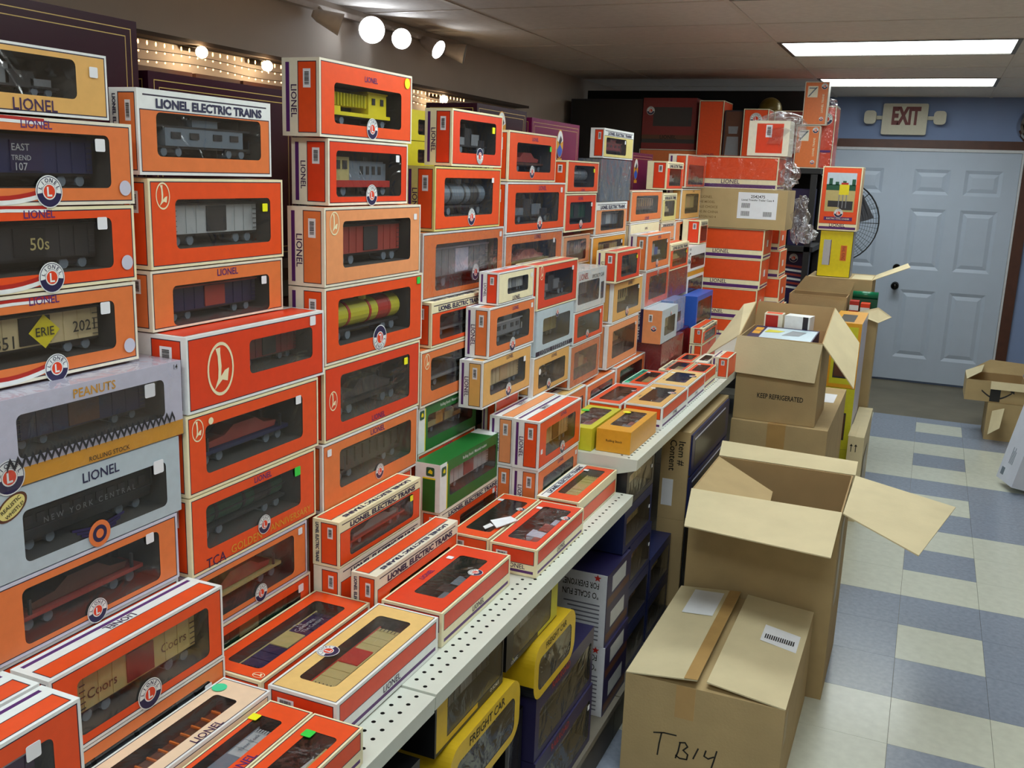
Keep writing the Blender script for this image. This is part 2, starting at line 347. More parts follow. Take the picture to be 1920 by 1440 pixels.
# ------------------------------------------------------------------ a window box
X3, Y3, Z3 = Vector((1, 0, 0)), Vector((0, 1, 0)), Vector((0, 0, 1))
PUR = mat('purple_ink', '54206a', .5); DKPUR = mat('dark_purple_ink', '3a1b4a', .5); NAVYINK = mat('navy_ink', '232448', .5)
def tbox(style, L, H, D, label, border='ivory', panel='orange', car=None, win=None, title='LIONEL', badge=None, stick=None, dot=None,
         emblem=None, sub=None, strip=None, far=0, ends=None, wrap=False, extra=None, group='toy train boxes on the shelves', name='train_box', pane=None, tmat=None, cat='box', back=None, plain_top=False):
    """a printed carton with a clear window; front faces -y, base at z=0; far=1 leaves the smallest print out"""
    root = empty(name, label=label, cat=cat, group=group)
    bw = min(.006, H*.055); mb = MB()
    ends = ends or panel
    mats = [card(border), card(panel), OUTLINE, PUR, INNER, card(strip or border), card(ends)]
    h2, w2, d2 = H, L/2, D/2
    if win is None:
        win = {'let': (.13, .88, .13, .66), 'emblem': (.17, .9, .2, .78), 'plain': (.1, .9, .14, .86)}.get(style, (.13, .87, .2, .76))
    wu0, wu1, wv0, wv1 = win[0]*L, win[1]*L, win[2]*H, win[3]*H
    rects = outlined((bw, bw, L-bw, H-bw), 1) if style != 'bare' else []
    if style == 'let':
        rects = [(bw*.5, H*.80-bw, L-bw*.5, H-bw*.6, 5)]+outlined((bw, bw, L-bw, H*.80-bw), 1)+[(bw*2, H-bw*1.7, L-bw*2, H-bw*1.3, 2)]
    if extra: rects += [(a*L, b*H, c*L, d*H, {'b': 0, 'p': 1, 'o': 2, 's': 3, 'x': 5}[k]) for a, b, c, d, k in extra]
    hole = (wu0, wv0, wu1, wv1, min(.009, (wv1-wv0)*.16)) if car is not None else None
    layout(mb, (-w2, -d2, 0), X3, Z3, L, H, rects, 0, hole)
    # top and underside: stripe, lettering band, colour panel towards the front
    if plain_top or style == 'bare': tr = []
    elif style == 'let': tr = outlined((bw*1.4, D*.1, L-bw*1.4, D*.60), 6)+[(bw, D*.635, L-bw, D*.65, 2)]
    else: tr = outlined((bw*1.6, D*.46, L-bw*1.6, D*.90), 6)+[(bw*1.6, D*.10, L-bw*1.6, D*.20, 3)]
    layout(mb, (w2, d2, H), -X3, -Y3, L, D, tr, 0)
    layout(mb, (-w2, d2, 0), X3, -Y3, L, D, tr, 0)
    er = [] if style == 'bare' else outlined((D*(.34 if style == 'let' else .44), bw*1.3, D*.90, H-bw*1.3), 6)+([(D*.10, bw*1.3, D*.20, H-bw*1.3, 3)] if style != 'let' else [])
    layout(mb, (-w2, d2, 0), -Y3, Z3, D, H, er, 0)
    layout(mb, (w2, -d2, 0), Y3, Z3, D, H, [(D-r[2], r[1], D-r[0], r[3], r[4]) for r in er], 0)
    layout(mb, (w2, d2, 0), -X3, Z3, L, H, outlined((bw, bw, L-bw, H-bw), 6) if style != 'bare' else [], 0)
    if hole:
        t = D*.88-d2; f = -d2+.0012
        A = [(-w2+wu0, wv0), (-w2+wu1, wv0), (-w2+wu1, wv1), (-w2+wu0, wv1)]
        for i in range(4):
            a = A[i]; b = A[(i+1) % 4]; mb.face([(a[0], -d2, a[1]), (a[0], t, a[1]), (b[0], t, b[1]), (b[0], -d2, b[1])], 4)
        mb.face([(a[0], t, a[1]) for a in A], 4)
    body = mb.build('carton', mats, root)
    if hole:
        if back:
            q = MB(); q.face([(-w2+wu0+.001, D*.85-d2, wv0+.001), (-w2+wu1-.001, D*.85-d2, wv0+.001), (-w2+wu1-.001, D*.85-d2, wv1-.001), (-w2+wu0+.001, D*.85-d2, wv1-.001)])
            q.build('backing_card', card(back), root)
        q = MB(); Lp = rrect(*hole); q.face([(-w2+a, -d2+.0008, b) for a, b in Lp])
        q.build('window_pane', pane or PANE, root)
        if car:
            k = car.split(':'); ww = wu1-wu0; hh = wv1-wv0
            toy(k[0], k[1], k[2], ww*.93, hh*.96, D*.5, root, (-w2+(wu0+wu1)/2, 0, wv0+.001), far < 1)
    pm = tmat or (NAVYINK if style == 'let' else DKPUR if panel in ('tan', 'amber', 'yellowtan', 'palepeach', 'peach', 'cream', 'paleyellow', 'silver', 'paleblue') else PUR)
    fy = -d2
    if style == 'let':
        text('LIONEL ELECTRIC TRAINS', root, (L*.02, fy, H*.865-bw*.5), X3, Z3, pm, w=L*.80, h=H*.115, bold=.045)
        if far < 2 and not plain_top: text('LIONEL ELECTRIC TRAINS', root, (0, d2-D*.82, H), -X3, -Y3, pm, w=L*.80, h=D*.18, bold=.045)
        if far < 1: text('LIONEL ELECTRIC TRAINS', root, (-w2, d2-D*.18, H*.5), -Z3, -Y3, pm, w=H*.86, h=D*.13, bold=.04)
    elif title:
        tp = title if isinstance(title, tuple) else (title, .5, .885, .16)
        text(tp[0], root, (-w2+tp[1]*L, fy, tp[2]*H), X3, Z3, pm, w=tp[3]*L)
    if style not in ('let', 'bare') and far < 2 and not plain_top:
        text('LIONEL', root, (0, d2-D*.32, H), -X3, -Y3, DKPUR, w=L*.17)
        text('LIONEL', root, (0, d2-D*.32, 0), X3, -Y3, DKPUR, w=L*.17)
        text('LIONEL', root, (-w2, d2-D*.32, H*.45), -Z3, -Y3, DKPUR, w=H*.42)
    if far < 2 and style != 'bare': share(BARCODE, 'barcode_label', root, (-w2, d2-D*.67, H*.74), -Y3, Z3, D*.2, H*.24)
    if emblem: share(EMBLEM, 'emblem', root, (-w2+emblem[0]*L, fy, emblem[1]*H), X3, Z3, emblem[2]*H*.72, emblem[2]*H)
    if badge: share(BADGE, 'badge', root, (-w2+badge[0]*L, fy-.0006, badge[1]*H), *((-X3, -Z3) if len(badge) > 3 else (X3, Z3)), badge[2]*H)
    if stick: share(STICK, 'price_sticker', root, (-w2+stick[0]*L, fy-.0004, stick[1]*H), X3, Z3, (stick[3] if len(stick) > 3 else .02)*.8, None, PAPER if stick[2] == 'white' else card(stick[2]))
    if dot: share(DOT, 'round_sticker', root, (-w2+dot[0]*L, fy-.0004, dot[1]*H), X3, Z3, dot[3], None, card(dot[2]))
    for t in (sub or []):   # (words, u, v, width, material, depth)
        text(t[0], root, (-w2+t[1]*L, fy+(t[5] if len(t) > 5 else 0), t[2]*H), X3, Z3, t[4] if not isinstance(t[4], str) else card(t[4]), w=t[3]*L, bold=.006)
    if wrap:
        w = MB(); e = .0022; w.box((-w2-e, -d2-e, -.0005), (w2+e, d2+e, H+.0012)); w.build('shrink_wrap', CRINKLE if wrap == 2 else WRAP, root)
    return root
def stand(root, X, y0, y1, z0, D, rz=0):
    """stand a box on its base with its front towards the aisle at x = X"""
    root.location = (X-D/2, (y0+y1)/2, z0); root.rotation_euler = (0, 0, math.radians(90+rz))
def lie(root, x0, x1, y0, y1, z0, D, rz=0):
    """lay a box on its back, window up, top edge towards the wall"""
    root.rotation_euler = (math.radians(-90), 0, math.radians(90+rz)); root.location = (x1, (y0+y1)/2, z0+D/2)
# ------------------------------------------------------------------ the room
XL, XR, YB, YF, ZC = -2.69, 1.95, -2.6, 9.1, 2.44
T = .3048
WALLTAUPE = mat('taupe_wall_paint', 'c2b4a6', .8, .03, 6, bump=.05, bscale=90)
WALLBLUE = mat('blue_wall_paint', '8093ba', .7, .03, 6, bump=.05, bscale=90)
CEIL = mat('ceiling_tile', 'd6cec6', .9, .05, 30, bump=.25, bscale=220)
TEE = mat('ceiling_grid', 'cfc6bc', .6)
def wall(name, a, b, m):
    mb = MB(); mb.box(a, b); o = mb.build(name, m); o['kind'] = 'structure'; return o
wall('wall_left', (XL-.1, YB-.1, 0), (XL, YF+.1, ZC+.05), WALLTAUPE)
wall('wall_right', (XR, YB-.1, 0), (XR+.1, YF+.1, ZC+.05), WALLTAUPE)
wall('wall_back', (XL, YB-.1, 0), (XR, YB, ZC+.05), WALLTAUPE)
wall('wall_far', (XL, YF, 0), (XR, YF+.1, ZC+.05), WALLBLUE)
# floor: a bare screed by the door, vinyl tiles laid one by one elsewhere
FLOORB = mat('floor_screed', '5b5648', .6, .18, 5, bump=.1, bscale=30)
mb = MB(); mb.box((XL, YB, -.1), (XR, YF, -.003)); floor = mb.build('floor', FLOORB); floor['kind'] = 'structure'
mb = MB(); mb.box((XL, 7.69, -.003), (XR, YF, -.001)); sc = mb.build('screed', mat('bare_concrete', '716a5a', .5, .2, 3.5, bump=.12, bscale=25), floor)
TB = mat('tile_blue', '8c95a6', .22, .10, 55, spec=.5); TW = mat('tile_white', 'cfd2c4', .2, .05, 30, spec=.5)
mb = MB(); g = .0007; mb.box((g, g, -.003), (T-g, T-g, 0)); t0 = mb.build('tile', TB, floor); tile_me = t0.data
bpy.data.objects.remove(t0, do_unlink=True)
X0, Y0 = .0612, 7.529
for i in range(-1, 25):
    for k in range(-3, 7):
        bi, bk = (i+1)//3, (k+1)//3
        blue = (bi+bk) % 2 == 0
        if (i+1) % 3 == 1 and (k+1) % 3 == 1: blue = not blue
        if k < -1 and False: blue = not blue
        o = bpy.data.objects.new('tile', tile_me); COL.objects.link(o); o.parent = floor
        o.material_slots[0].link = 'OBJECT'; o.material_slots[0].material = TB if blue else TW
        o.location = (X0+k*T, Y0-(i+1)*T, 0)
        if i == -1: o.scale = (1, .52, 1)
# ceiling: lay-in panels in a grid of tees, 4 ft across by 2 ft along
mb = MB(); mb.box((XL, YB, ZC+.012), (XR, YF, ZC+.05)); ceiling = mb.build('ceiling', mat('ceiling_void', '6b625a', .9)); ceiling['kind'] = 'structure'
gx = [-2.69, -2.122, -.903, .316, 1.535, 1.95]
gy = [YF]; y = 8.13
while y > YB: gy.append(y); y -= .64
gy.append(YB); gy = sorted(gy)
LIGHTS = {}
def near(a, L): return any(abs(a-b) < .05 for b in L)
panel_rows = [5.57, 7.49, 3.65, 1.73, -.19, -2.11]   # lower y of the lit bays
for i in range(len(gx)-1):
    for j in range(len(gy)-1):
        a, b, c, d = gx[i]+.012, gx[i+1]-.012, gy[j]+.012, gy[j+1]-.012
        if abs(gx[i]+.903) < .01 and any(c-.02 < r+.1 < d for r in panel_rows): LIGHTS[(i, j)] = (a, b, c, d); continue
        mb = MB(); mb.box((a-.006, c-.006, ZC+.002), (b+.006, d+.006, ZC+.014)); mb.build('ceiling_panel', CEIL, ceiling)
for x in gx[1:-1]:
    mb = MB(); mb.box((x-.012, YB, ZC-.002), (x+.012, YF, ZC+.004)); mb.build('tee_bar', TEE, ceiling)
for y in gy[1:-1]:
    mb = MB(); mb.box((XL, y-.009, ZC-.001), (XR, y+.009, ZC+.003)); mb.build('cross_tee', TEE, ceiling)
LITE = emission('fluorescent_diffuser', 'f1faf8', PANEL_STRENGTH)
names = ['recessed fluorescent panel nearest the exit door', 'recessed fluorescent panel in front of the one by the exit', 'recessed fluorescent panel over the middle of the aisle', 'recessed fluorescent panel above the near shelf', 'recessed fluorescent panel over the photographer', 'recessed fluorescent panel behind the photographer']
for n, k in enumerate(sorted(LIGHTS, key=lambda k: -k[1])):
    a, b, c, d = LIGHTS[k]
    r = empty('ceiling_light', ((a+b)/2, (c+d)/2, ZC), label=names[min(n, 5)], cat='light', group='ceiling light panels')
    mb = MB(); w, h = (b-a)/2, (d-c)/2; e = .022
    mb.box((-w, -h, -.004), (w, -h+e, .012)); mb.box((-w, h-e, -.004), (w, h, .012)); mb.box((-w, -h+e, -.004), (-w+e, h-e, .012)); mb.box((w-e, -h+e, -.004), (w, h-e, .012))
    mb.build('frame', mat('light_frame', '5c5852', .5), r)
    mb = MB(); mb.box((-w+e, -h+e, .002), (w-e, h-e, .008)); mb.build('diffuser', LITE, r)
# the double door at the far end
DOORP = mat('door_paint', 'b3bfd0', .45, .02, 8); WOODTRIM = mat('dark_wood_trim', '4e2a1c', .45, .15, 14); WHITEJ = mat('door_jamb', 'c9ccd0', .5)
KNOB = mat('dark_bronze', '2c2a28', .22, .02, metal=.9)
def leaf(name, x0, x1, knob):
    w = x1-x0; t = YF-.025; r = empty(name, (x0, t, .02), kind='structure')
    mb = MB(); H = 1.975; sk = .012
    cols = ((.13*w, .44*w), (.56*w, .87*w)); rws = ((.20, .80), (.98, 1.50), (1.62, 1.83))
    # door skin with sunk openings
    rects = [(a, c, b, d, 1) for a, b in cols for c, d in rws]
    us = sorted({0, w} | {v for c in cols for v in c}); vs = sorted({0, H} | {v for c in rws for v in c})
    for i in range(len(us)-1):
        for j in range(len(vs)-1):
            cu, cv = (us[i]+us[i+1])/2, (vs[j]+vs[j+1])/2
            if any(q[0] < cu < q[2] and q[1] < cv < q[3] for q in rects): continue
            mb.face([(us[i], 0, vs[j]), (us[i+1], 0, vs[j]), (us[i+1], 0, vs[j+1]), (us[i], 0, vs[j+1])])
    for q in rects:
        A = [(q[0], q[1]), (q[2], q[1]), (q[2], q[3]), (q[0], q[3])]; e = .028
        B = [(q[0]+e, q[1]+e), (q[2]-e, q[1]+e), (q[2]-e, q[3]-e), (q[0]+e, q[3]-e)]
        for i in range(4):
            a, b, c, d = A[i], A[(i+1) % 4], B[(i+1) % 4], B[i]; mb.face([(a[0], 0, a[1]), (b[0], 0, b[1]), (c[0], sk, c[1]), (d[0], sk, d[1])])
    mb.box((0, sk+.004, 0), (w, .024, H)); mb.build('door_leaf', DOORP, r)
    for q in rects:
        e = .028; f = .06; m2 = MB()
        A = [(q[0]+e, q[1]+e), (q[2]-e, q[1]+e), (q[2]-e, q[3]-e), (q[0]+e, q[3]-e)]; B = [(q[0]+f, q[1]+f), (q[2]-f, q[1]+f), (q[2]-f, q[3]-f), (q[0]+f, q[3]-f)]
        for i in range(4):
            a, b, c, d = A[i], A[(i+1) % 4], B[(i+1) % 4], B[i]; m2.face([(a[0], sk, a[1]), (b[0], sk, b[1]), (c[0], .002, c[1]), (d[0], .002, d[1])])
        m2.face([(b[0], .002, b[1]) for b in B]); m2.build('door_panel', DOORP, r)
    if knob:
        kx = .075
        k = MB(); k.cyl((kx, 0, .83), (kx, -.01, .83), .032, n=20); k.cyl((kx, -.01, .83), (kx, -.04, .83), .012, n=12)
        for i in range(6):
            a0, a1 = math.pi*i/6, math.pi*(i+1)/6
            k.cyl((kx, -.036-.032*(1-math.cos(a0)), .83), (kx, -.036-.032*(1-math.cos(a1)), .83), max(.001, .034*math.sin(a0)), max(.001, .034*math.sin(a1)), n=20, caps=False)
        k.build('door_knob', KNOB, r, True)
        k = MB(); k.cyl((kx-.005, 0, .985), (kx-.005, -.014, .985), .033, .029, n=20); k.cyl((kx-.005, -.014, .985), (kx-.005, -.022, .985), .012, n=12); k.build('deadbolt', KNOB, r)
    return r
leaf('door_1', -.316, .606, True); leaf('door_2', -1.243, -.322, False)
mb = MB(); mb.box((-.335, YF-.034, .02), (-.303, YF-.025, 1.99)); o = mb.build('trim_1', DOORP); o['kind'] = 'structure'
mb = MB(); mb.box((-1.3, YF-.03, 1.998), (.66, YF, 2.022)); mb.box((.608, YF-.03, 0), (.625, YF, 1.998)); mb.box((-1.3, YF-.03, 0), (-1.245, YF, 1.998)); o = mb.build('trim_2', WHITEJ); o['kind'] = 'structure'
mb = MB(); mb.box((-1.38, YF-.025, 2.022), (.73, YF, 2.092)); o = mb.build('trim_3', WOODTRIM); o['kind'] = 'structure'
mb = MB(); mb.box((.625, YF-.025, 0), (.71, YF, 2.022)); o = mb.build('trim_4', WOODTRIM); o['kind'] = 'structure'
# exit sign with its two emergency heads
r = empty('exit_sign', (-.325, YF, 2.13), label='white exit sign with red letters above the door', cat='sign')
SIGNW = mat('sign_plastic', 'c9c4ae', .45, .03)
mb = MB(); L = rrect(-.178, 0, .178, .256, .014)
mb.face([(a, -.055, b) for a, b in L])
for i in range(len(L)): a, b = L[i], L[(i+1) % len(L)]; mb.face([(a[0], -.055, a[1]), (a[0], 0, a[1]), (b[0], 0, b[1]), (b[0], -.055, b[1])])
mb.build('sign_case', SIGNW, r)
text('EXIT', r, (.01, -.0555, .155), X3, Z3, mat('sign_red', '6a1c18', .5), w=.225, h=.15, bold=.05)
for s in (-1, 1):
    mb = MB(); mb.box((min(s*.178, s*.24), -.03, .125), (max(s*.178, s*.24), -.01, .155)); mb.cyl((s*.235, -.01, .14), (s*.235, -.045, .14), .018, n=12); mb.build('lamp_arm', SIGNW, r)
    mb = MB(); L = rrect(s*.275-.048, .085, s*.275+.048, .195, .03); n = len(L)
    mb.face([(a, -.095, b) for a, b in L]); mb.face([(a, -.02, b) for a, b in reversed(L)])
    for i in range(n): a, b = L[i], L[(i+1) % n]; mb.face([(a[0], -.095, a[1]), (a[0], -.02, a[1]), (b[0], -.02, b[1]), (b[0], -.095, b[1])])
    mb.build('lamp_head', SIGNW, r)
# chrome wall lamp at the right edge
r = empty('wall_lamp', (.68, YF, 2.22), label='round chrome lamp on the far wall right of the exit sign', cat='lamp')
mb = MB(); CH = mat('chrome', 'c8c4c0', .08, .02, metal=1)
for i in range(8):
    a0, a1 = math.pi/2*i/8, math.pi/2*(i+1)/8; mb.cyl((0, -.04-.12*math.sin(a0), 0), (0, -.04-.12*math.sin(a1), 0), .15*math.cos(a0), max(.002, .15*math.cos(a1)), n=28, caps=False)
mb.build('reflector', CH, r, True); mb = MB(); mb.cyl((0, 0, 0), (0, -.04, 0), .15, n=28); mb.build('base', CH, r)

# ------------------------------------------------------------------ gondola shelving
STEEL = mat('shelf_enamel', 'cdd2c8', .4, .03, 20); KICK = mat('kick_plate', '4a443a', .5, .1, 12); HOLEIN = mat('shelf_hollow', '1c1b1a', .9); UPR = mat('upright_enamel', '8f8f88', .5)
gon = empty('gondola_shelving', (-1.0, 2.9, 0), label='long cream steel gondola shelving loaded with train boxes', cat='shelving')
OFF = Vector((1.0, -2.9, 0))
def gpart(mb, name, m): o = mb.build(name, m, gon); o.location = OFF; return o
def shelf(y0, y1, z, xf, xb=-1.27):
    mb = MB(); y0 += .0015; y1 -= .0015; t = .032; cell = .0254; w = 3*cell
    s = xf-.004; xs = [s-.014-cell*k for k in range(3)]
    n = int((y1-y0)/.0288); st = (y1-y0)/n
    mb.face([(xf, y0, z), (xf, y1, z), (xs[0], y1, z), (xs[0], y0, z)])
    for r in range(2):
        lo = y0+(st/2 if r else 0)
        if r:
            for a, b in ((y0, lo), (y1-st/2, y1)): mb.face([(xs[r], a, z), (xs[r], b, z), (xs[r+1], b, z), (xs[r+1], a, z)])
        for i in range(n-r):
            a = lo+i*st; cx = (xs[r]+xs[r+1])/2; cy = a+st/2; h = .0042
            sq = [(xs[r], a), (xs[r], cy), (xs[r], a+st), (cx, a+st), (xs[r+1], a+st), (xs[r+1], cy), (xs[r+1], a), (cx, a)]
            oc = [(cx+h*math.cos(t2), cy+h*math.sin(t2)) for t2 in (math.radians(-45+45*q) for q in range(8))]
            for q in range(8):
                p, pp = sq[q], sq[(q+1) % 8]; o1, o2 = oc[q], oc[(q+1) % 8]
                mb.face([(p[0], p[1], z), (pp[0], pp[1], z), (o2[0], o2[1], z), (o1[0], o1[1], z)])
                mb.face([(o1[0], o1[1], z), (o2[0], o2[1], z), (o2[0], o2[1], z-.012), (o1[0], o1[1], z-.012)], 1)
    mb.face([(xs[2], y0, z), (xs[2], y1, z), (xb, y1, z), (xb, y0, z)])
    mb.face([(xf, y0, z), (xf-.002, y0, z-t), (xf-.002, y1, z-t), (xf, y1, z)])
    mb.face([(xf-.002, y0, z-t), (xf, y0, z), (xb, y0, z), (xb, y0, z-.05), (xf-.06, y0, z-.05)])
    mb.face([(xf, y1, z), (xf-.002, y1, z-t), (xf-.06, y1, z-.05), (xb, y1, z-.05), (xb, y1, z)])
    mb.face([(xf-.002, y0, z-t), (xb, y0, z-.05), (xb, y1, z-.05), (xf-.002, y1, z-t)])
    mb.face([(xf-.006, y0+.002, z-.013), (xf-.006, y1-.002, z-.013), (xb, y1-.002, z-.013), (xb, y0+.002, z-.013)], 1)
    return gpart(mb, 'shelf', [STEEL, HOLEIN])
SEC = [(-1.075, .145, .79, -.705), (.145, 1.365, .797, -.705), (1.365, 2.588, .80, -.705), (2.588, 3.81, .905, -.70), (3.81, 5.03, .905, -.70), (5.03, 5.64, .905, -.70)]
for a, b, z, xf in SEC: shelf(a, b, z, xf)
for a, b, z, xf in SEC[1:]:
    mb = MB(); mb.box((-1.27, a+.002, .13), (-.705, b-.002, .15)); gpart(mb, 'base_deck', mat('deck_enamel', '6e685c', .5))
    mb = MB(); mb.box((-.735, a+.001, 0), (-.72, b-.001, .128)); gpart(mb, 'kick_plate', KICK)
    mb = MB(); mb.box((-1.29, a+.03, .15), (-1.272, b-.03, 1.42)); gpart(mb, 'back_panel', UPR)
for y in (.145, 1.365, 2.588, 3.81, 5.03, 5.63):
    mb = MB(); mb.box((-1.31, y-.022, 0), (-1.255, y+.022, 1.47)); gpart(mb, 'upright', UPR)
mb = MB(); mb.box((-1.78, .145, 1.47), (-1.215, 5.63, 1.495)); gpart(mb, 'top_deck', mat('top_deck', '6a6258', .5))
for y in (.6, 2.0, 3.2, 4.4, 5.4):
    mb = MB(); mb.slab([(-1.31, y, 1.0), (-1.31, y, 1.47), (-1.75, y, 1.47)], .004); gpart(mb, 'bracket', UPR)
# ------------------------------------------------------------------ standing boxes on the near and far shelves
G1 = 'stacked train boxes facing the aisle'
BC = (.5, .14, .15)   # badge low in the middle
def B(style, X, y0, y1, z0, z1, D, label, rz=0, **k):
    k.setdefault('group', G1)
    r = tbox(style, y1-y0-.002, z1-z0-.0012, D, label, **k); stand(r, X, y0, y1, z0, D, rz); return r
cw = card('white')
# stack at the left edge
B('modern', -1.06, 0.79, 1.13, 0.803, 0.92, 0.09, 'orange box at the foot of the leftmost stack', border='white', far=2)
B('modern', -1.06, 0.79, 1.13, 0.921, 1.042, 0.09, 'orange box second from the foot of the leftmost stack', border='white', far=2)
B('modern', -1.057, 0.789, 1.13, 1.043, 1.154, 0.1, 'orange window box with brown flatcar, under the silver box', border='lilac', panel='faded', car='flat:dullred:brown', win=(.14, .88, .12, .85), badge=(.5, .12, .17), stick=(.82, .8, 'white'), title=None)
NC = B('bare', -1.057, 0.803, 1.141, 1.155, 1.279, 0.1, 'silver window box with long black passenger car', border='silver', panel='silver', car='passenger:black:charcoal', win=(.13, .91, .14, .73), title=('LIONEL', .53, .87, .2), stick=(.86, .69, 'white', .026), tmat=NAVYINK, plain_top=True,
  sub=[('N E W   Y O R K   C E N T R A L', .53, .47, .5, 'grey', .022)])
PW = B('bare', -1.057, 0.807, 1.152, 1.28, 1.4, 0.105, 'pale lilac shrink-wrapped window box with zigzag stripe, on the silver box', border='lilac', panel='lilac', car='boxcar:darkblue:brown', win=(.12, .89, .3, .8), title=('PEANUTS', .5, .89, .22), tmat=card('gold'), stick=(.8, .7, 'white', .026), wrap=True, plain_top=True,
  sub=[('ROLLING STOCK', .56, .055, .22, INK), ('14', .965, .93, .025, INK)], extra=[(0, 0, 1, .2, 'x')], strip='gold', badge=(.07, .14, .2))
B('modern', -1.1, 0.8, 1.109, 1.4035, 1.524, 0.085, 'orange window box with cream boxcar and yellow diamond, above the lilac box', border='ivory', panel='faded', car='boxcar:beige:black', win=(.05, .86, .2, .8), badge=(.5, .1, .17), stick=(.8, .72, 'white', .022), title=('LIONEL', .46, .91, .16), strip='maroon', dot=(.94, .2, 'lilac', .022),
  sub=[('1851', .27, .45, .13, INK, .017), ('ERIE', .5, .52, .1, INK, .0172), ('2021', .72, .52, .13, INK, .017)])
B('modern', -1.1, 0.8, 1.113, 1.525, 1.638, 0.085, 'orange window box with dark car and paper insert, third from top at left', border='cream', panel='orange', car='boxcar:charcoal:black', win=(.05, .86, .2, .85), badge=(.5, .15, .19), stick=(.8, .78, 'white', .022), title=('LIONEL', .46, .92, .16), dot=(.94, .25, 'lilac', .022), sub=[('50s', .5, .55, .1, 'khaki', .018)])
B('modern', -1.1, 0.807, 1.116, 1.639, 1.755, 0.085, 'orange window box with navy car and white crest, under the tan box', border='ivory', panel='faded', car='boxcar:darkblue:navy', win=(.05, .86, .2, .84), badge=(.5, .16, .19), stick=(.8, .72, 'white', .022), title=('LIONEL', .46, .92, .16), dot=(.94, .2, 'lilac', .022), sub=[('EAST', .42, .66, .09, 'lightgrey', .018), ('TREND', .42, .54, .1, 'lightgrey', .018), ('107', .42, .44, .06, 'lightgrey', .018)])
B('modern', -1.1, 0.825, 1.075, 1.757, 1.846, 0.085, 'tan window box with crumpled plastic, topmost at the left edge', border='white', panel='tan', car='machine:charcoal:grey', win=(.06, .78, .28, .87), title=('LIONEL', .5, .14, .28), stick=(.9, .72, 'white', .018), pane=PANEW)
def ribbon(root, L, H, D):   # printed red and white ribbon swoosh on the flag boxes
    y = -D/2-.0005
    for top in (0, 1):
        mb = MB()
        for lo, m in ((0, 1), (1, 0)):
            for seg in range(10):
                a, b = seg/10*.5, (seg+1)/10*.5; f = (lambda u: .16-.1*math.sin(u*6.2)-lo*.05) if not top else (lambda u: .935-lo*.035-.05*abs(u-.3))
                h = .035 if top else .05
                mb.face([(-L/2+a*L, y, f(a)*H), (-L/2+b*L, y, f(b)*H), (-L/2+b*L, y, (f(b)+h)*H), (-L/2+a*L, y, (f(a)+h)*H)], m)
        mb.build('printed_ribbon', [card('white'), card('red')], root)
for o in [o for o in bpy.data.objects if o.get('label', '').startswith(('orange window box with cream boxcar', 'orange window box with dark car and', 'orange window box with navy car'))]: ribbon(o, .313, .118, .085)
for o in [o for o in bpy.data.objects if o.get('label', '').startswith('orange window box with cream boxcar and yellow')]:
    mb = MB(); mb.face([(-.026, -.0245, .062), (.0, -.0245, .038), (.026, -.0245, .062), (.0, -.0245, .086)]); mb.build('printed_diamond', card('yellow'), o)
# extra print on the silver and lilac boxes
mb = MB(); L, H, D = .336, .1228, .1
disc(mb, 1, 0, 0, 28); disc(mb, .84, .0002, 1, 28); o = mb.build('oval_sticker', [card('brown'), card('paleyellow')], NC); o.matrix_local = orient(o, (-L/2+.085*L, -D/2, H*.82), (1, 0, .55), (-.55, 0, 1)) @ Matrix.Diagonal((.026, .015, 1, 1))
text('REALISTIC', NC, (-L/2+.08*L, -D/2-.0006, H*.85), (1, 0, .55), (-.55, 0, 1), INK, w=.034); text('WHISTLE!', NC, (-L/2+.095*L, -D/2-.0006, H*.78), (1, 0, .55), (-.55, 0, 1), INK, w=.032)
mb = MB()
for s in (-1, 1):
    for k in range(3): mb.face([(0, .012-k*.006, 0), (s*(.048-k*.008), .020-k*.006, 0), (s*(.048-k*.008), .016-k*.006, 0), (0, .008-k*.006, 0)][::s], 0)
disc(mb, .02, .0002, 1, 24); disc(mb, .013, .0004, 0, 20); disc(mb, .007, .0006, 1, 16)
WINGED = mb.build('winged_badge', [card('navy'), card('faded')], NC); WINGED.matrix_local = orient(WINGED, (0, -D/2-.0005, H*.14), X3, Z3)
mb = MB(); L, H, D = .343, .1198, .105
n = 26
for i in range(n):
    u0 = -L/2+.02+(L-.04)*i/n; u1 = u0+(L-.04)/n; um = (u0+u1)/2; z = H*.19; a = .012
    for p, q, s in ((u0, um, 1), (um, u1, -1)):
        zz = (z, z+a) if s > 0 else (z+a, z)
        mb.face([(p, -D/2-.0028, zz[0]), (q, -D/2-.0028, zz[1]), (q, -D/2-.0028, zz[1]+.008), (p, -D/2-.0028, zz[0]+.008)], 0)
mb.build('zigzag_stripe', card('charcoal'), PW)
# second stack
B('modern', -1.057, 1.16, 1.49, 0.803, 0.914, 0.09, 'orange window box at the foot of the second stack, mostly hidden', panel='orange', car='boxcar:darkgreen:khaki', win=(.1, .9, .3, .8), title=None, stick=(.9, .8, 'white'), far=1)
B('modern', -1.057, 1.157, 1.48, 0.915, 1.026, 0.09, 'orange window box with red round load, fifth in the second stack', border='lilac', panel='faded', car='flat:khaki:dullred', win=(.08, .87, .14, .86), badge=(.55, .14, .16), stick=(.93, .86, 'white', .016), title=None)
B('modern', -1.057, 1.157, 1.511, 1.027, 1.166, 0.1, 'orange window box with green tank car and gold anniversary lettering', border='cream', panel='orange', car='tank:darkgreen:charcoal', win=(.11, .86, .27, .83), title=('LIONEL', .54, .9, .14), badge=(.54, .24, .13), stick=(.83, .77, 'limegreen', .022), sub=[('TCA', .17, .09, .14, DKPUR), ('GOLDEN', .4, .12, .24, 'amber'), ('ANNIVERSARY', .77, .14, .36, 'amber')])
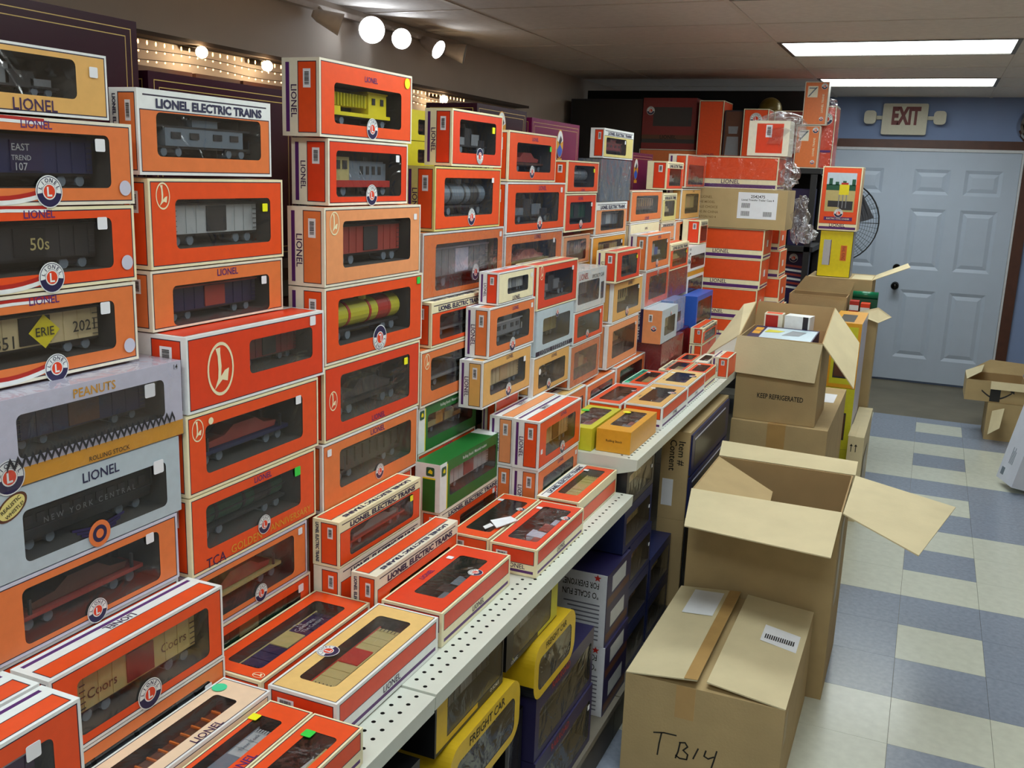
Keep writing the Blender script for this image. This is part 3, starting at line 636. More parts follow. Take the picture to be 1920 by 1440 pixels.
B('modern', -1.057, 1.157, 1.522, 1.167, 1.305, 0.1, 'orange window box with red sports car on a blue flatcar', border='cream', panel='orange', car='flat:darkblue:dullred', win=(.12, .86, .22, .82), title=None, emblem=(.07, .8, .14), dot=(.155, .87, 'cream', .012), stick=(.82, .77, 'white', .02))
B('modern', -1.057, 1.163, 1.543, 1.306, 1.433, 0.125, 'long red-orange box with big round emblem and short window', border='white', panel='redorange', car='boxcar:maroon:charcoal', win=(.41, .9, .32, .79), title=None, emblem=(.21, .5, .36), stick=(.9, .88, 'white', .022), pane=PANEW)
B('modern', -1.12, 1.16, 1.5, 1.4345, 1.533, 0.09, 'orange window box with dark blue car behind the big emblem box', border='ivory', panel='faded', car='boxcar:navy:dullred', win=(.14, .88, -.0+.05, .72), title=('LIONEL', .54, .86, .16), stick=(.83, .62, 'white', .018))
B('emblem', -1.12, 1.163, 1.504, 1.534, 1.677, 0.09, 'orange window box with white boxcar and neon price tag, second stack', border='cream', panel='orange', car='boxcar:lightgrey:charcoal', win=(.17, .89, .21, .77), title=None, emblem=(.09, .81, .15), stick=(.84, .65, 'neon', .018), pane=PANEW)
B('let', -1.12, 1.148, 1.472, 1.681, 1.811, .055, 'faded orange box with blue-grey caboose, topmost of the second stack', border='white', panel='faded', car='caboose:steel:charcoal', win=(.12, .91, .22, .74), pane=PANEW)
# third stack
B('modern', -1.07, 1.56, 1.92, 0.803, 1.011, 0.07, 'orange box hidden behind the lettered boxes of the third stack', far=2)
B('let', -1.0, 1.507, 1.84, 0.803, 0.9215, 0.062, 'orange box under the crane-strip box in the third stack', border='ivory', panel='orange', car='flat:dullred:brown', win=(.3, .88, .16, .6), far=1)
B('let', -1.0, 1.505, 1.839, 0.9225, 1.021, 0.062, 'cream-edged orange box with red flatcar in third stack', border='cream', panel='orange', car='flat:dullred:grey', win=(.12, .9, .15, .72), stick=(.87, .62, 'neon', .016))
B('modern', -1.066, 1.546, 1.94, 1.012, 1.158, 0.085, 'orange window box with dark vacant-looking window above the cream-edged box', border='white', panel='faded', car='hopper:charcoal:black', win=(.16, .92, .26, .83), title=('LIONEL', .54, .9, .15), badge=(.56, .22, .12), stick=(.06, .86, 'white', .018))
B('modern', -1.066, 1.554, 1.945, 1.159, 1.316, 0.085, 'orange window box with black car and name printed low', border='cream', panel='redorange', car='flat:black:charcoal', win=(.15, .88, .2, .84), title=('LIONEL', .53, .09, .14), emblem=(.08, .53, .13), stick=(.83, .75, 'neon', .02), pane=PANEW)
B('modern', -1.066, 1.558, 1.953, 1.317, 1.472, 0.085, 'orange window box with yellow-green tank car', border='ivory', panel='orange', car='tank:lime:red', win=(.12, .86, .22, .83), title=None, badge=(.52, .19, .18, 1), stick=(.95, .9, 'limegreen', .02), back='khaki')
B('emblem', -1.066, 1.558, 1.94, 1.473, 1.627, 0.085, 'faded peach window box with two dull red loads', border='ivory', panel='peach', car='boxcar:dullred:charcoal', win=(.17, .88, .22, .82), title=None, emblem=(.09, .8, .15), stick=(.93, .83, 'white', .016), ends='faded')
B('modern', -1.08, 1.593, 1.903, 1.6285, 1.757, 0.085, 'orange window box with red and grey switcher engine', border='ivory', panel='redorange', car='diesel:steel:red', win=(.09, .91, .13, .83), title=None, badge=(.51, .15, .17), stick=(.85, .75, 'white', .018), pane=PANEW)
B('modern', -1.08, 1.566, 1.918, 1.758, 1.902, 0.085, 'orange window box with yellow crane car, topmost of the third stack', border='ivory', panel='orange', car='crane:yellow:lime', win=(.14, .87, .19, .72), title=('LIONEL', .52, .83, .14), badge=(.53, .16, .15), dot=(.935, .88, 'neon', .022), back='grey')
# fourth stack
B('let', -1.0, 1.937, 2.3, .803, .901, .068, 'orange lettered box under the green box', border='ivory', panel='orange', car='flat:charcoal:grey', win=(.3, .9, .2, .6), stick=(.85, .66, 'white', .016), far=1)
def green(X, y0, y1, z0, z1, D, label, c):
    r = B('bare', X, y0, y1, z0, z1, D, label, border='green', panel='green', car=c, win=(.15, .93, .24, .78), title=None, plain_top=True, sub=[('Rolling Stock / Material roulant', .55, .88, .4, 'white')], back='grey')
    L, H = y1-y0-.002, z1-z0-.0012; mb = MB()
    for q, c in (((-L/2-.0006, -D/2-.0006, 0), (-L/2+.1*L, -D/2+.0002, H)), 'white'), (((-L/2-.0006, -D/2+.0003, 0), (-L/2+.0002, D/2, H)), 'white'), (((-L/2+.1*L, -D/2-.0005, 0), (-L/2+.115*L, -D/2+.0002, H*.95)), 'yellow'), (((L/2-.13*L, -D/2+.003, H-.0002), (L/2, D/2, H+.0006)), 'white'), (((-L/2-.0012, -D/2+.012, 0), (-L/2-.0006, D/2-.02, H*.68)), 'green'), (((-L/2-.0012, -D/2+.012, H*.68), (-L/2-.0006, D/2-.02, H*.71)), 'yellow'):
        mb = MB(); mb.box(*q); mb.build('printed_corner', card(c), r)
    for cc, u, v in (((-L/2+.05*L, -D/2-.001, H*.84), X3, Z3), ((-L/2-.0018, -D/2+.025, H*.84), -Y3, Z3)):
        m2 = MB(); m2.face([(a, b, .0002) for a, b in rrect(-1, -1, 1, 1, .3, 4)], 0); m2.face([(-.55, -.3, .0006), (.5, -.5, .0006), (.6, .1, .0006), (.1, .55, .0006), (-.3, .3, .0006)], 1)
        o = m2.build('deer_mark', [card('darkgreen'), card('yellow')], r); o.matrix_local = orient(o, cc, u, v) @ Matrix.Diagonal((.011, .011, 1, 1))
    return r
green(-1.0, 1.932, 2.28, .902, 1.023, .066, 'green window box with white corner, standing in front of the other green box', 'boxcar:lightgrey:dullred')
B('modern', -1.075, 1.96, 2.28, .803, .915, .09, 'orange box hidden behind the green boxes at the shelf', far=2)
B('modern', -1.075, 1.96, 2.28, .916, 1.029, .09, 'orange box hidden under the rear green box', far=2)
green(-1.075, 1.958, 2.283, 1.03, 1.144, .075, 'green window box with yellow load, behind the other green box', 'machine:khaki:gold')
B('emblem', -1.07, 1.9575, 2.302, 1.145, 1.283, .075, 'orange window box with grey car, above the rear green box', border='ivory', panel='faded', car='flat:grey:charcoal', win=(.15, .9, .24, .83), title=None, emblem=(.09, .8, .14))
B('let', -1.07, 2.006, 2.305, 1.284, 1.395, .085, 'short orange lettered box with yellow price tag, fourth stack', border='cream', panel='orange', car='flat:grey:charcoal', win=(.15, .92, .14, .7), stick=(.89, .55, 'neon', .017))
B('modern', -1.09, 1.995, 2.462, 1.3965, 1.558, .085, 'long faded orange shrink-wrapped box with violet car', border='white', panel='faded', car='boxcar:grey:lilac', win=(.14, .92, .12, .82), title=None, badge=(.62, .3, .13), stick=(.95, .88, 'white', .018), wrap=True, pane=PANEW)
B('modern', -1.09, 2.05, 2.43, 1.559, 1.713, .08, 'orange window box with twin grey tanks, yellow-edged', border='paleyellow', panel='orange', car='tank:steel:charcoal', win=(.13, .87, .22, .83), title=None, badge=(.53, .19, .14), stick=(.86, .8, 'white', .016), pane=PANEW)
B('modern', -1.09, 2.133, 2.432, 1.7145, 1.851, .075, 'orange window box with grey car and upside-down badge, topmost of fourth stack', border='cream', panel='redorange', car='machine:grey:charcoal', win=(.14, .86, .24, .83), title=None, badge=(.53, .2, .15, 1), stick=(.8, .7, 'neon', .02))
# fifth stack
B('modern', -.88, 2.262, 2.583, .803, .935, .074, 'orange window box with green car, under the front orange pair', border='white', panel='faded', car='flat:darkgreen:grey', win=(.13, .88, .14, .78), title=('LIONEL', .54, .9, .14), stick=(.93, .83, 'white', .016))
B('modern', -.956, 2.265, 2.583, .803, .935, .07, 'orange box lowest in the second row behind the front pair', border='white', panel='faded', far=1)
B('modern', -.88, 2.26, 2.59, .9355, 1.07, .074, 'orange window box with tan car, front of the pair by the green box', border='white', panel='orange', car='boxcar:sand:brown', win=(.16, .86, .2, .78), title=('LIONEL', .55, .9, .14), badge=(.55, .16, .14), stick=(.06, .36, 'white', .016))
B('modern', -.956, 2.265, 2.6, .9355, 1.07, .07, 'orange box with pale orange top, back of the pair by the green box', border='white', panel='peach', far=1)
B('modern', -1.03, 2.31, 2.47, .803, .95, .04, 'orange box hidden below the tan window box', far=2)
B('modern', -1.03, 2.31, 2.47, .951, 1.108, .04, 'orange box hidden directly under the tan window box', far=2)
B('modern', -1.0, 2.155, 2.478, 1.109, 1.235, .066, 'tan window box with brown boxcar, low in the fifth stack', border='white', panel='tan', car='boxcar:beige:sand', win=(.15, .88, .22, .78), title=('LIONEL', .53, .9, .14), badge=(.52, .18, .15), stick=(.85, .72, 'white', .018))
B('modern', -1.0, 2.185, 2.493, 1.236, 1.367, .066, 'faded orange window box with grey caboose, above the tan box', border='white', panel='faded', car='caboose:grey:lightgrey', win=(.16, .88, .2, .78), title=('LIONEL', .55, .88, .14), badge=(.5, .13, .15), stick=(.92, .84, 'white', .016))
B('modern', -1.0, 2.235, 2.477, 1.368, 1.453, .055, 'small off-white window box with oval window', border='white', panel='cream', car='boxcar:lightgrey:grey', win=(.25, .83, .28, .78), title=('LIONEL', .5, .13, .22), dot=(.92, .75, 'white', .014), ends='redorange')
B('modern', -1.06, 2.61, 2.8, 0.908, 1.068, 0.1, 'orange box hidden under the second tan window box', far=2)
B('modern', -1.0, 2.5, 2.8, 1.069, 1.187, .16, 'tan window box with round sticker, right of the other tan box', border='white', panel='tan', car='tank:steel:sand', win=(.14, .88, .16, .74), title=('LIONEL', .55, .88, .15), badge=(.42, .18, .14), dot=(.16, .6, 'white', .018))
B('bare', -1.0, 2.512, 2.82, 1.188, 1.32, .16, 'pale blue window box with olive window and winged badge', border='paleblue', panel='paleblue', car='boxcar:khaki:khaki', win=(.16, .9, .22, .8), title=None, plain_top=True, extra=[(0, 0, 1, .1, 'o')], badge=(.52, .86, .11), sub=[('L I O N E L   L E G E N D A R Y', .5, .05, .8, 'silver')])
B('emblem', -1.0, 2.507, 2.838, 1.321, 1.452, .07, 'red-orange window box with round emblem and grey load, fifth stack', border='cream', panel='redorange', car='machine:grey:charcoal', win=(.16, .88, .2, .82), title=None, emblem=(.08, .82, .15), stick=(.86, .8, 'white', .016))
B('modern', -1.09, 2.475, 2.93, 1.4085, 1.532, .07, 'orange wrapped window box with red load, behind the emblem box', border='white', panel='faded', car='flat:khaki:dullred', win=(.1, .88, .12, .78), title=('LIONEL', .53, .89, .12), stick=(.83, .75, 'white', .018), wrap=True)
B('modern', -1.09, 2.475, 2.938, 1.533, 1.678, .08, 'wide white-edged orange window box with crumpled film', border='white', panel='orange', car='machine:steel:charcoal', win=(.13, .88, .18, .8), title=('LIONEL', .57, .89, .13), badge=(.54, .16, .14), stick=(.92, .85, 'white', .02), pane=PANEW)
B('modern', -1.09, 2.476, 2.842, 1.679, 1.818, .08, 'orange window box with brown load and green tag, topmost of fifth stack', border='cream', panel='orange', car='flat:brown:dullred', win=(.16, .88, .2, .78), title=('LIONEL', .52, .87, .13), badge=(.47, .2, .13), stick=(.86, .7, 'limegreen', .018))
# sixth stack
B('modern', -.985, 2.745, 2.94, .9065, 1.03, .07, 'short box with pale yellow top behind the lime box', border='white', panel='faded', ends='yellowtan', car='flat:grey:sand', far=1, title=None)
B('modern', -.985, 2.95, 3.262, .9065, 1.022, .07, 'white-edged orange window box behind the flat orange box', border='white', panel='faded', car='flat:darkgreen:grey', win=(.12, .9, .14, .8), far=1, title=None)
B('modern', -1.0, 2.812, 3.105, 1.032, 1.173, .085, 'orange window box with pink-grey load, low in the sixth stack', border='white', panel='faded', car='machine:sand:dullred', win=(.12, .9, .18, .82), title=None, far=1, wrap=True)
B('modern', -1.0, 2.828, 3.125, 1.174, 1.278, .16, 'orange window box with black wheel-like load', border='white', panel='orange', car='machine:charcoal:black', win=(.12, .88, .18, .84), title=None, badge=(.45, .2, .14), stick=(.88, .8, 'white', .016), far=1)
B('bare', -1.0, 2.842, 3.135, 1.279, 1.407, .16, 'white specialty car box with grey window and green figure', border='white', panel='white', car='boxcar:lightgrey:grey', win=(.04, .76, .16, .72), title=('LIONEL', .2, .85, .3), tmat=card('red'), plain_top=True, far=1, sub=[('SPECIALTY CAR', .7, .8, .42, INK)], extra=[(.82, .15, .93, .6, 'o')], wrap=True)
B('modern', -1.09, 2.94, 3.205, 1.408, 1.508, .07, 'peach wrapped window box with blue-grey car, sixth stack', border='palepeach', panel='peach', car='boxcar:steel:charcoal', win=(.12, .86, .14, .84), title=None, far=1, wrap=True)
B('modern', -1.09, 2.945, 3.252, 1.519, 1.643, .08, 'orange window box with dark green car, second in the sixth stack', border='cream', panel='redorange', car='boxcar:darkgreen:charcoal', win=(.14, .86, .2, .78), title=('LIONEL', .47, .88, .16), badge=(.5, .17, .13), stick=(.84, .7, 'white', .016), far=1)
B('modern', -1.09, 2.95, 3.262, 1.6445, 1.749, .08, 'orange window box with round grey load, topmost of sixth stack', border='cream', panel='orange', car='tank:grey:steel', win=(.2, .86, .18, .86), title=('LIONEL', .5, .09, .12), stick=(.84, .72, 'neon', .016), far=1)
# seventh stack
B('modern', -.985, 3.275, 3.65, .9065, 1.028, .07, 'white-edged orange window box with clear plastic end', border='white', panel='faded', car='flat:darkgreen:brown', win=(.12, .9, .14, .84), far=1, title=None)
B('modern', -1.0, 3.193, 3.572, 1.03, 1.191, .16, 'pale peach window box with brown flatcar, low in seventh stack', border='white', panel='peach', car='flat:brown:sand', win=(.15, .9, .2, .82), title=None, stick=(.9, .8, 'white', .016), far=1)
B('modern', -1.0, 3.227, 3.598, 1.192, 1.338, .16, 'tan window box with grey wedge load, seventh stack', border='white', panel='tan', car='hopper:khaki:grey', win=(.14, .88, .22, .8), title=('LIONEL', .55, .89, .15), badge=(.48, .17, .13), stick=(.86, .72, 'white', .016), far=1)
B('modern', -.985, 3.197, 3.491, 1.339, 1.45, .075, 'short red-orange window box with dark engine, end label showing', border='cream', panel='redorange', car='diesel:charcoal:brown', win=(.2, .86, .16, .84), title=None, stick=(.84, .72, 'neon', .016), far=1)
B('modern', -1.09, 3.236, 3.63, 1.339, 1.492, .07, 'amber window box behind the short red-orange box', border='white', panel='amber', car='boxcar:khaki:charcoal', win=(.16, .92, .3, .86), title=None, stick=(.88, .8, 'white', .016), far=1)
B('let', -1.09, 3.257, 3.63, 1.493, 1.612, .08, 'pale peach lettered box with steel blue car, seventh stack', border='white', panel='peach', car='boxcar:steel:silver', win=(.16, .9, .14, .72), far=1)
B('bare', -1.09, 3.284, 3.65, 1.613, 1.762, .085, 'grey-blue box in crumpled clear wrap under the yellow box', border='steel', panel='steel', title=None, wrap=2, plain_top=True, far=1, stick=(.94, .83, 'white', .012))
B('let', -1.09, 3.3, 3.662, 1.7645, 1.868, .05, 'yellow lettered box with maroon car, topmost of seventh stack', border='white', panel='paleyellow', car='caboose:maroon:brown', win=(.08, .75, .14, .7), far=1, ends='redorange', stick=(.7, .6, 'white', .016))
# eighth stack
MAR = B('bare', -.925, 3.665, 4.02, .9065, 1.062, .11, 'maroon shrink-wrapped box under the silver-tan box', border='maroon', panel='maroon', title=None, plain_top=True, wrap=True, far=1)
ST = B('bare', -.925, 3.64, 3.895, 1.064, 1.198, .11, 'silver and peach box with navy spine and winged badge', border='silver', panel='silver', car='boxcar:beige:charcoal', win=(.2, .85, .2, .74), title=None, plain_top=True, far=1, badge=(.55, .82, .09))
mb = MB(); mb.box((-.1285, -.055, 0), (-.1268, .02, .132), 0); mb.box((-.1288, .02, 0), (-.1268, .056, .132), 1); mb.build('printed_end', [card('peach'), card('navy')], ST)
text('LIONEL TRAINS', ST, (-.1288, .038, .066), -Z3, -Y3, card('white'), w=.11)
share(BADGE, 'badge', ST, (-.1285, -.025, .06), -Y3, Z3, .012); share(BARCODE, 'barcode_label', ST, (-.1285, -.01, .1), -Y3, Z3, .016, .03)
B('bare', -.95, 3.905, 4.125, 1.064, 1.205, .1, 'sky blue wrapped box beside the silver-tan box', border='skyblue', panel='skyblue', title=None, plain_top=True, wrap=True, far=1, extra=[(.3, .3, .7, .6, 'o')])
B('modern', -.95, 4.03, 4.24, .9065, 1.058, .1, 'purple and red wrapped box under the sky blue box', border='purple', panel='maroon', title=None, far=2, wrap=True)
B('modern', -1.06, 3.64, 4.33, .908, 1.05, .13, 'long orange box hidden behind the wrapped maroon box', far=2)
B('modern', -1.06, 3.64, 4.33, 1.051, 1.197, .13, 'long orange box hidden behind the silver-tan box', far=2)
B('emblem', -1.0, 3.638, 4.0, 1.199, 1.343, .17, 'orange window box with round brown load, eighth stack', border='white', panel='orange', car='tank:sand:brown', win=(.16, .9, .2, .84), title=None, badge=(.5, .9, .1), far=1, wrap=True)
B('modern', -1.0, 3.632, 3.982, 1.344, 1.486, .075, 'orange window box with blue and white load, eighth stack', border='white', panel='faded', car='machine:blue:lightgrey', win=(.2, .88, .22, .82), title=('LIONEL', .5, .9, .14), badge=(.45, .16, .12), stick=(.86, .75, 'white', .016), far=1)
B('bare', -1.0, 4.002, 4.335, 1.199, 1.316, .12, 'maroon wrapped box under the short lettered box', border='maroon', panel='maroon', title=None, plain_top=True, wrap=True, far=1)
B('let', -1.0, 4.0, 4.332, 1.317, 1.43, .07, 'short orange lettered box with red curved load', border='cream', panel='orange', car='flat:dullred:khaki', win=(.14, .9, .14, .74), stick=(.88, .62, 'neon', .016), far=2)
B('bare', -1.0, 4.345, 4.69, 1.165, 1.285, .12, 'white and yellow clear-front box under the spotted box', border='white', panel='white', car='machine:dullred:gold', win=(.08, .95, .1, .7), title=None, plain_top=True, far=1, extra=[(0, .82, 1, 1, 'x')], strip='gold')
B('bare', -1.0, 4.345, 4.69, .907, 1.164, .12, 'red carton under the white and yellow box', border='red', panel='red', title=None, plain_top=True, far=2)
SP = B('bare', -1.0, 4.335, 4.7, 1.286, 1.4, .12, 'white box with black spots and a clear front', border='white', panel='white', car='machine:dullred:sand', win=(.16, .95, .1, .62), title=None, plain_top=True, far=1)
mb = MB(); rr = random.Random(5)
for i in range(14):
    cx, cz, s = rr.uniform(-.178, -.13), rr.uniform(.008, .105), rr.uniform(.003, .008)
    mb.face([(cx+s*math.cos(t)*rr.uniform(.7, 1.2), -.0606, cz+s*math.sin(t)*rr.uniform(.7, 1.2)) for t in [k*math.pi/4 for k in range(8)]])
mb.build('printed_spots', INK, SP)
B('let', -1.0, 4.54, 4.7, 1.4015, 1.515, 0.085, 'small orange end-on box on the spotted box', border='cream', panel='redorange', car='machine:dullred:grey', win=(.1, .9, .1, .74), far=1)
B('modern', -1.09, 3.69, 4.13, 1.3445, 1.524, .075, 'cream window box mostly hidden behind the blue and white load', border='white', panel='cream', car='boxcar:charcoal:black', win=(.12, .92, .3, .7), title=('LIONEL', .53, .85, .1), far=2)
B('let', -1.09, 4.165, 4.4, 1.4315, 1.51, .07, 'small cream lettered box under the olive window box', border='ivory', panel='peach', far=2)
B('modern', -1.09, 4.425, 4.7, 1.4015, 1.509, .08, 'orange window box with black window, beside the end-on box', border='white', panel='faded', car='boxcar:black:black', win=(.3, .9, .14, .86), title=None, far=2)
B('modern', -1.09, 3.682, 4.148, 1.525, 1.65, .075, 'orange and cream window box with pleated brown load', border='ivory', panel='faded', car='hopper:brown:sand', win=(.15, .86, .25, .84), title=('LIONEL', .52, .1, .14), far=2)
B('let', -1.09, 4.165, 4.41, 1.511, 1.638, .07, 'narrow cream-yellow lettered window box', border='cream', panel='paleyellow', car='machine:khaki:beige', win=(.14, .86, .2, .74), far=2)
B('modern', -1.09, 4.5, 4.89, 1.5105, 1.656, .075, 'tan window box beside the brown shipping carton', border='white', panel='tan', car='boxcar:khaki:sand', win=(.2, .9, .2, .84), title=('LIONEL', .6, .92, .1), far=2)
B('let', -1.09, 4.2, 4.495, 1.6515, 1.775, .09, 'red-orange lettered box with grey load, end face showing', border='cream', panel='redorange', car='machine:grey:steel', win=(.16, .86, .14, .76), far=1)
B('modern', -1.085, 4.54, 4.94, 1.66, 1.815, .09, 'orange wrapped window box by the big wrapped set', border='ivory', panel='orange', car='machine:dullred:grey', win=(.1, .9, .1, .7), title=None, far=2, wrap=True)
# blue and purple accessory box and red box standing nearer the edge
B('bare', -.925, 4.25, 4.58, 1.046, 1.19, .07, 'blue and purple clear-front box in front of the orange sets', border='blue', panel='blue', car='machine:dullred:navy', win=(.06, .96, .06, .84), title=None, plain_top=True, far=1, back='purple')
B('bare', -.925, 4.25, 4.58, .9065, 1.045, .07, 'red carton under the blue and purple box', border='red', panel='red', title=None, plain_top=True, far=2)

# ------------------------------------------------------------------ boxes lying flat at the shelf edge
G2 = 'train boxes lying flat along the shelf edge'
def F(style, x0, x1, y0, y1, z0, D, label, rz=0, **k):
    k.setdefault('group', G2)
    r = tbox(style, y1-y0-.002, x1-x0-.002, D, label, **k); lie(r, x0, x1, y0, y1, z0, D, rz); return r
ZN, ZF = .8012, .9062
F('modern', -.803, -.712, .81, 1.137, ZN, .062, 'flat orange box with green tag at the very front', border='cream', panel='orange', car='flat:khaki:lightgrey', win=(.2, .87, .18, .75), title=None, stick=(.84, .72, 'limegreen', .022), pane=PANEW)
F('modern', -.888, -.804, .81, 1.137, ZN, .062, 'flat orange box with pale grey car and yellow tag', border='cream', panel='orange', car='boxcar:lightgrey:steel', win=(.2, .87, .3, .85), title=('LIONEL', .5, .14, .2), stick=(.84, .88, 'neon', .02), sub=[('New York', .72, .62, .14, 'steel', .0145)])
F('modern', -.985, -.889, .80, 1.142, ZN, .075, 'flat pale peach box with round green sticker', border='white', panel='palepeach', car='hopper:brown:orangecap', win=(.2, .86, .27, .75), title=('LIONEL', .6, .12, .18), dot=(.91, .82, 'mint', .024), ends='palepeach')
F('modern', -.91, -.775, 1.158, 1.504, ZN, .071, 'flat yellow-orange box with large round badge', border='white', panel='yellowtan', car='boxcar:khaki:red', win=(.12, .87, .24, .78), title=None, badge=(.4, .82, .15), ends='redorange', back='charcoal')
CE = F('modern', -1.055, -.926, 1.163, 1.503, ZN, .068, 'flat orange box with purple boxcar', border='cream', panel='orange', car='boxcar:navy:khaki', win=(.1, .88, .22, .78), title=None, emblem=(.05, .14, .09), sub=[('To', .64, .66, .05, 'lightgrey', .014), ('Celebrate', .66, .57, .17, 'lightgrey', .014), ('The Century', .68, .46, .19, 'lightgrey', .014)])
F('modern', -.912, -.775, 1.518, 1.848, ZN, .071, 'flat orange box with blue-grey car, beside the yellow-orange one', border='cream', panel='redorange', car='machine:steel:charcoal', win=(.18, .84, .22, .72), title=('LIONEL', .45, .84, .16), badge=(.62, .2, .12), stick=(.76, .82, 'white', .018), pane=PANEW)
B('let', -.9145, 1.506, 1.862, .8012, .925, .058, 'white-topped orange lettered box standing behind the flat boxes', border='ivory', strip='ivory', panel='orange', car='flat:darkgreen:khaki', win=(.14, .9, .1, .6))
F('modern', -.968, -.862, 1.92, 2.24, ZN, .065, 'flat orange box with dark load and tissue on it', border='cream', panel='orange', car='machine:brown:charcoal', win=(.13, .88, .16, .8), title=None, badge=(.7, .14, .11), stick=(.83, .85, 'white', .018))
F('modern', -.855, -.735, 1.905, 2.228, ZN, .068, 'flat orange box with red truck load', border='cream', panel='redorange', car='machine:dullred:lilac', win=(.14, .88, .16, .8), title=None, badge=(.7, .12, .11), stick=(.82, .85, 'white', .018), pane=PANEW)
F('let', -.878, -.757, 2.25, 2.58, ZN, .07, 'flat lettered box with cream car at the shelf step', border='cream', strip='white', panel='orange', car='boxcar:khaki:sand', win=(.16, .9, .2, .68), stick=(.84, .64, 'white', .018))
F('bare', -.96, -.848, 2.605, 2.895, ZF, .068, 'flat lime yellow box with green round sticker', border='lime', panel='lime', car='machine:dullred:maroon', win=(.14, .9, .18, .8), title=None, plain_top=True, dot=(.72, .84, 'limegreen', .026), pane=PANEW)
AMB = F('bare', -.842, -.735, 2.625, 2.915, ZF, .068, 'flat amber cardboard box with yellow round sticker', border='gold', panel='gold', car='machine:dullred:steel', win=(.2, .88, .2, .8), title=None, plain_top=True, dot=(.8, .78, 'neon', .026), pane=PANEW)
text('Rolling Stock', AMB, (-.144, 0, .05), -Z3, -Y3, INK, w=.05)
F('modern', -.982, -.866, 2.948, 3.262, ZF, .068, 'flat orange box with pink-tagged grey car', border='white', panel='orange', car='machine:grey:charcoal', win=(.14, .86, .18, .8), title=None, badge=(.7, .16, .1))
F('modern', -.86, -.728, 2.958, 3.304, ZF, .074, 'flat amber box with dark car, near the shelf corner', border='white', panel='tan', ends='orange', car='machine:brown:charcoal', win=(.18, .84, .2, .78), title=('LIONEL', .35, .86, .1), badge=(.65, .2, .12), stick=(.76, .8, 'white', .02))
F('let', -.968, -.87, 3.286, 3.562, ZF, .068, 'flat orange box with green lettered edge', border='white', strip='mint', panel='orange', car='boxcar:sand:khaki', win=(.16, .88, .12, .66), far=1, stick=(.82, .62, 'white', .018))
F('modern', -.862, -.73, 3.318, 3.6, ZF, .074, 'flat yellow-tan box with violet car', border='white', panel='yellowtan', ends='orange', car='machine:navy:purple', win=(.2, .84, .2, .78), title=('LIONEL', .3, .86, .1), badge=(.66, .2, .11), stick=(.76, .84, 'white', .02), far=1)
F('let', -.918, -.82, 3.605, 3.83, ZF, .066, 'flat orange box with cream car beyond the yellow-tan box', border='cream', panel='orange', car='boxcar:khaki:beige', win=(.16, .88, .14, .7), far=2)
F('modern', -.815, -.737, 3.612, 3.835, ZF, .066, 'flat orange box with violet car at the shelf edge', border='cream', panel='orange', car='machine:navy:purple', win=(.2, .84, .16, .8), title=None, stick=(.8, .8, 'white', .018), far=2)
F('modern', -.91, -.838, 3.84, 4.02, ZF, .066, 'flat orange box with blue car, farther along the shelf', border='cream', panel='orange', car='machine:darkblue:steel', win=(.2, .84, .16, .8), title=None, far=2)
F('modern', -.835, -.775, 3.845, 4.06, ZF, .066, 'flat white box with grey window', border='white', panel='ivory', car='boxcar:grey:lightgrey', win=(.2, .84, .16, .8), title=None, far=2)
b = tbox('modern', .165, .085, .07, 'orange box end-on at the shelf edge beside the refrigerated carton', border='ivory', panel='orange', group=G2, far=1); stand(b, -.70, 3.9, 4.065, ZF, .07)
b = tbox('let', .3, .07, .055, 'orange lettered box on the flat boxes below the blue box', border='cream', panel='orange', car='boxcar:lilac:grey', group=G2, far=1); stand(b, -.862, 4.125, 4.425, .9975, .055)
b = tbox('modern', .3, .088, .055, 'orange box under the lettered box below the blue box', border='cream', panel='orange', group=G2, far=2); stand(b, -.862, 4.125, 4.425, ZF, .055)
# a scrap of tissue on one flat box
mb = MB(); mb.slab([(0, 0, .004), (.07, .01, .006), (.075, .045, .004), (.01, .04, .008)], .002); mb.slab([(-.025, .012, .002), (0, .012, .006), (.003, .03, .005), (-.02, .028, .002)], .0015)
o = mb.build('tissue_scrap', PAPER); o.location = (-.872, 1.985, .8665+.002); o.rotation_euler = (0, 0, math.radians(60)); tag(o, 'crumpled white tissue scrap on a flat orange box', 'tissue')
# boxes standing in front of the leftmost stack
B('modern', -0.9865, 0.795, 1.15, 0.8012, 0.91, 0.068, 'orange window box with grey tank car, below the script-lettered box', border='white', panel='faded', car='tank:steel:charcoal', win=(.08, .9, .12, .78), title=None, stick=(.88, .66, 'white', .02))
B('modern', -0.985, 0.808, 1.147, 0.911, 1.037, 0.07, 'orange window box with cream boxcar and script lettering', border='white', panel='orange', car='boxcar:khaki:maroon', win=(.13, .9, .15, .82), title=None, badge=(.51, .15, .19), sub=[('Coors', .3, .5, .16, 'brown', .017), ('Coors', .72, .52, .16, 'brown', .017)])
B('modern', -.85, .40, .737, .8012, .95, .062, 'orange box lowest at the bottom left corner', border='white', panel='orange', far=2)
B('modern', -.85, .40, .74, .951, 1.088, .062, 'orange window box with violet car at the bottom left corner', border='white', panel='orange', car='boxcar:purple:lilac', win=(.1, .88, .12, .8), title=None, stick=(.8, .78, 'white', .024))
B('modern', -.915, .41, .737, .8012, .95, .062, 'orange box hidden behind the bottom left corner box', border='white', panel='orange', far=2)
B('modern', -.915, .41, .74, .951, 1.09, .062, 'orange box with purple stripe behind the corner box', border='white', panel='orange', far=1)
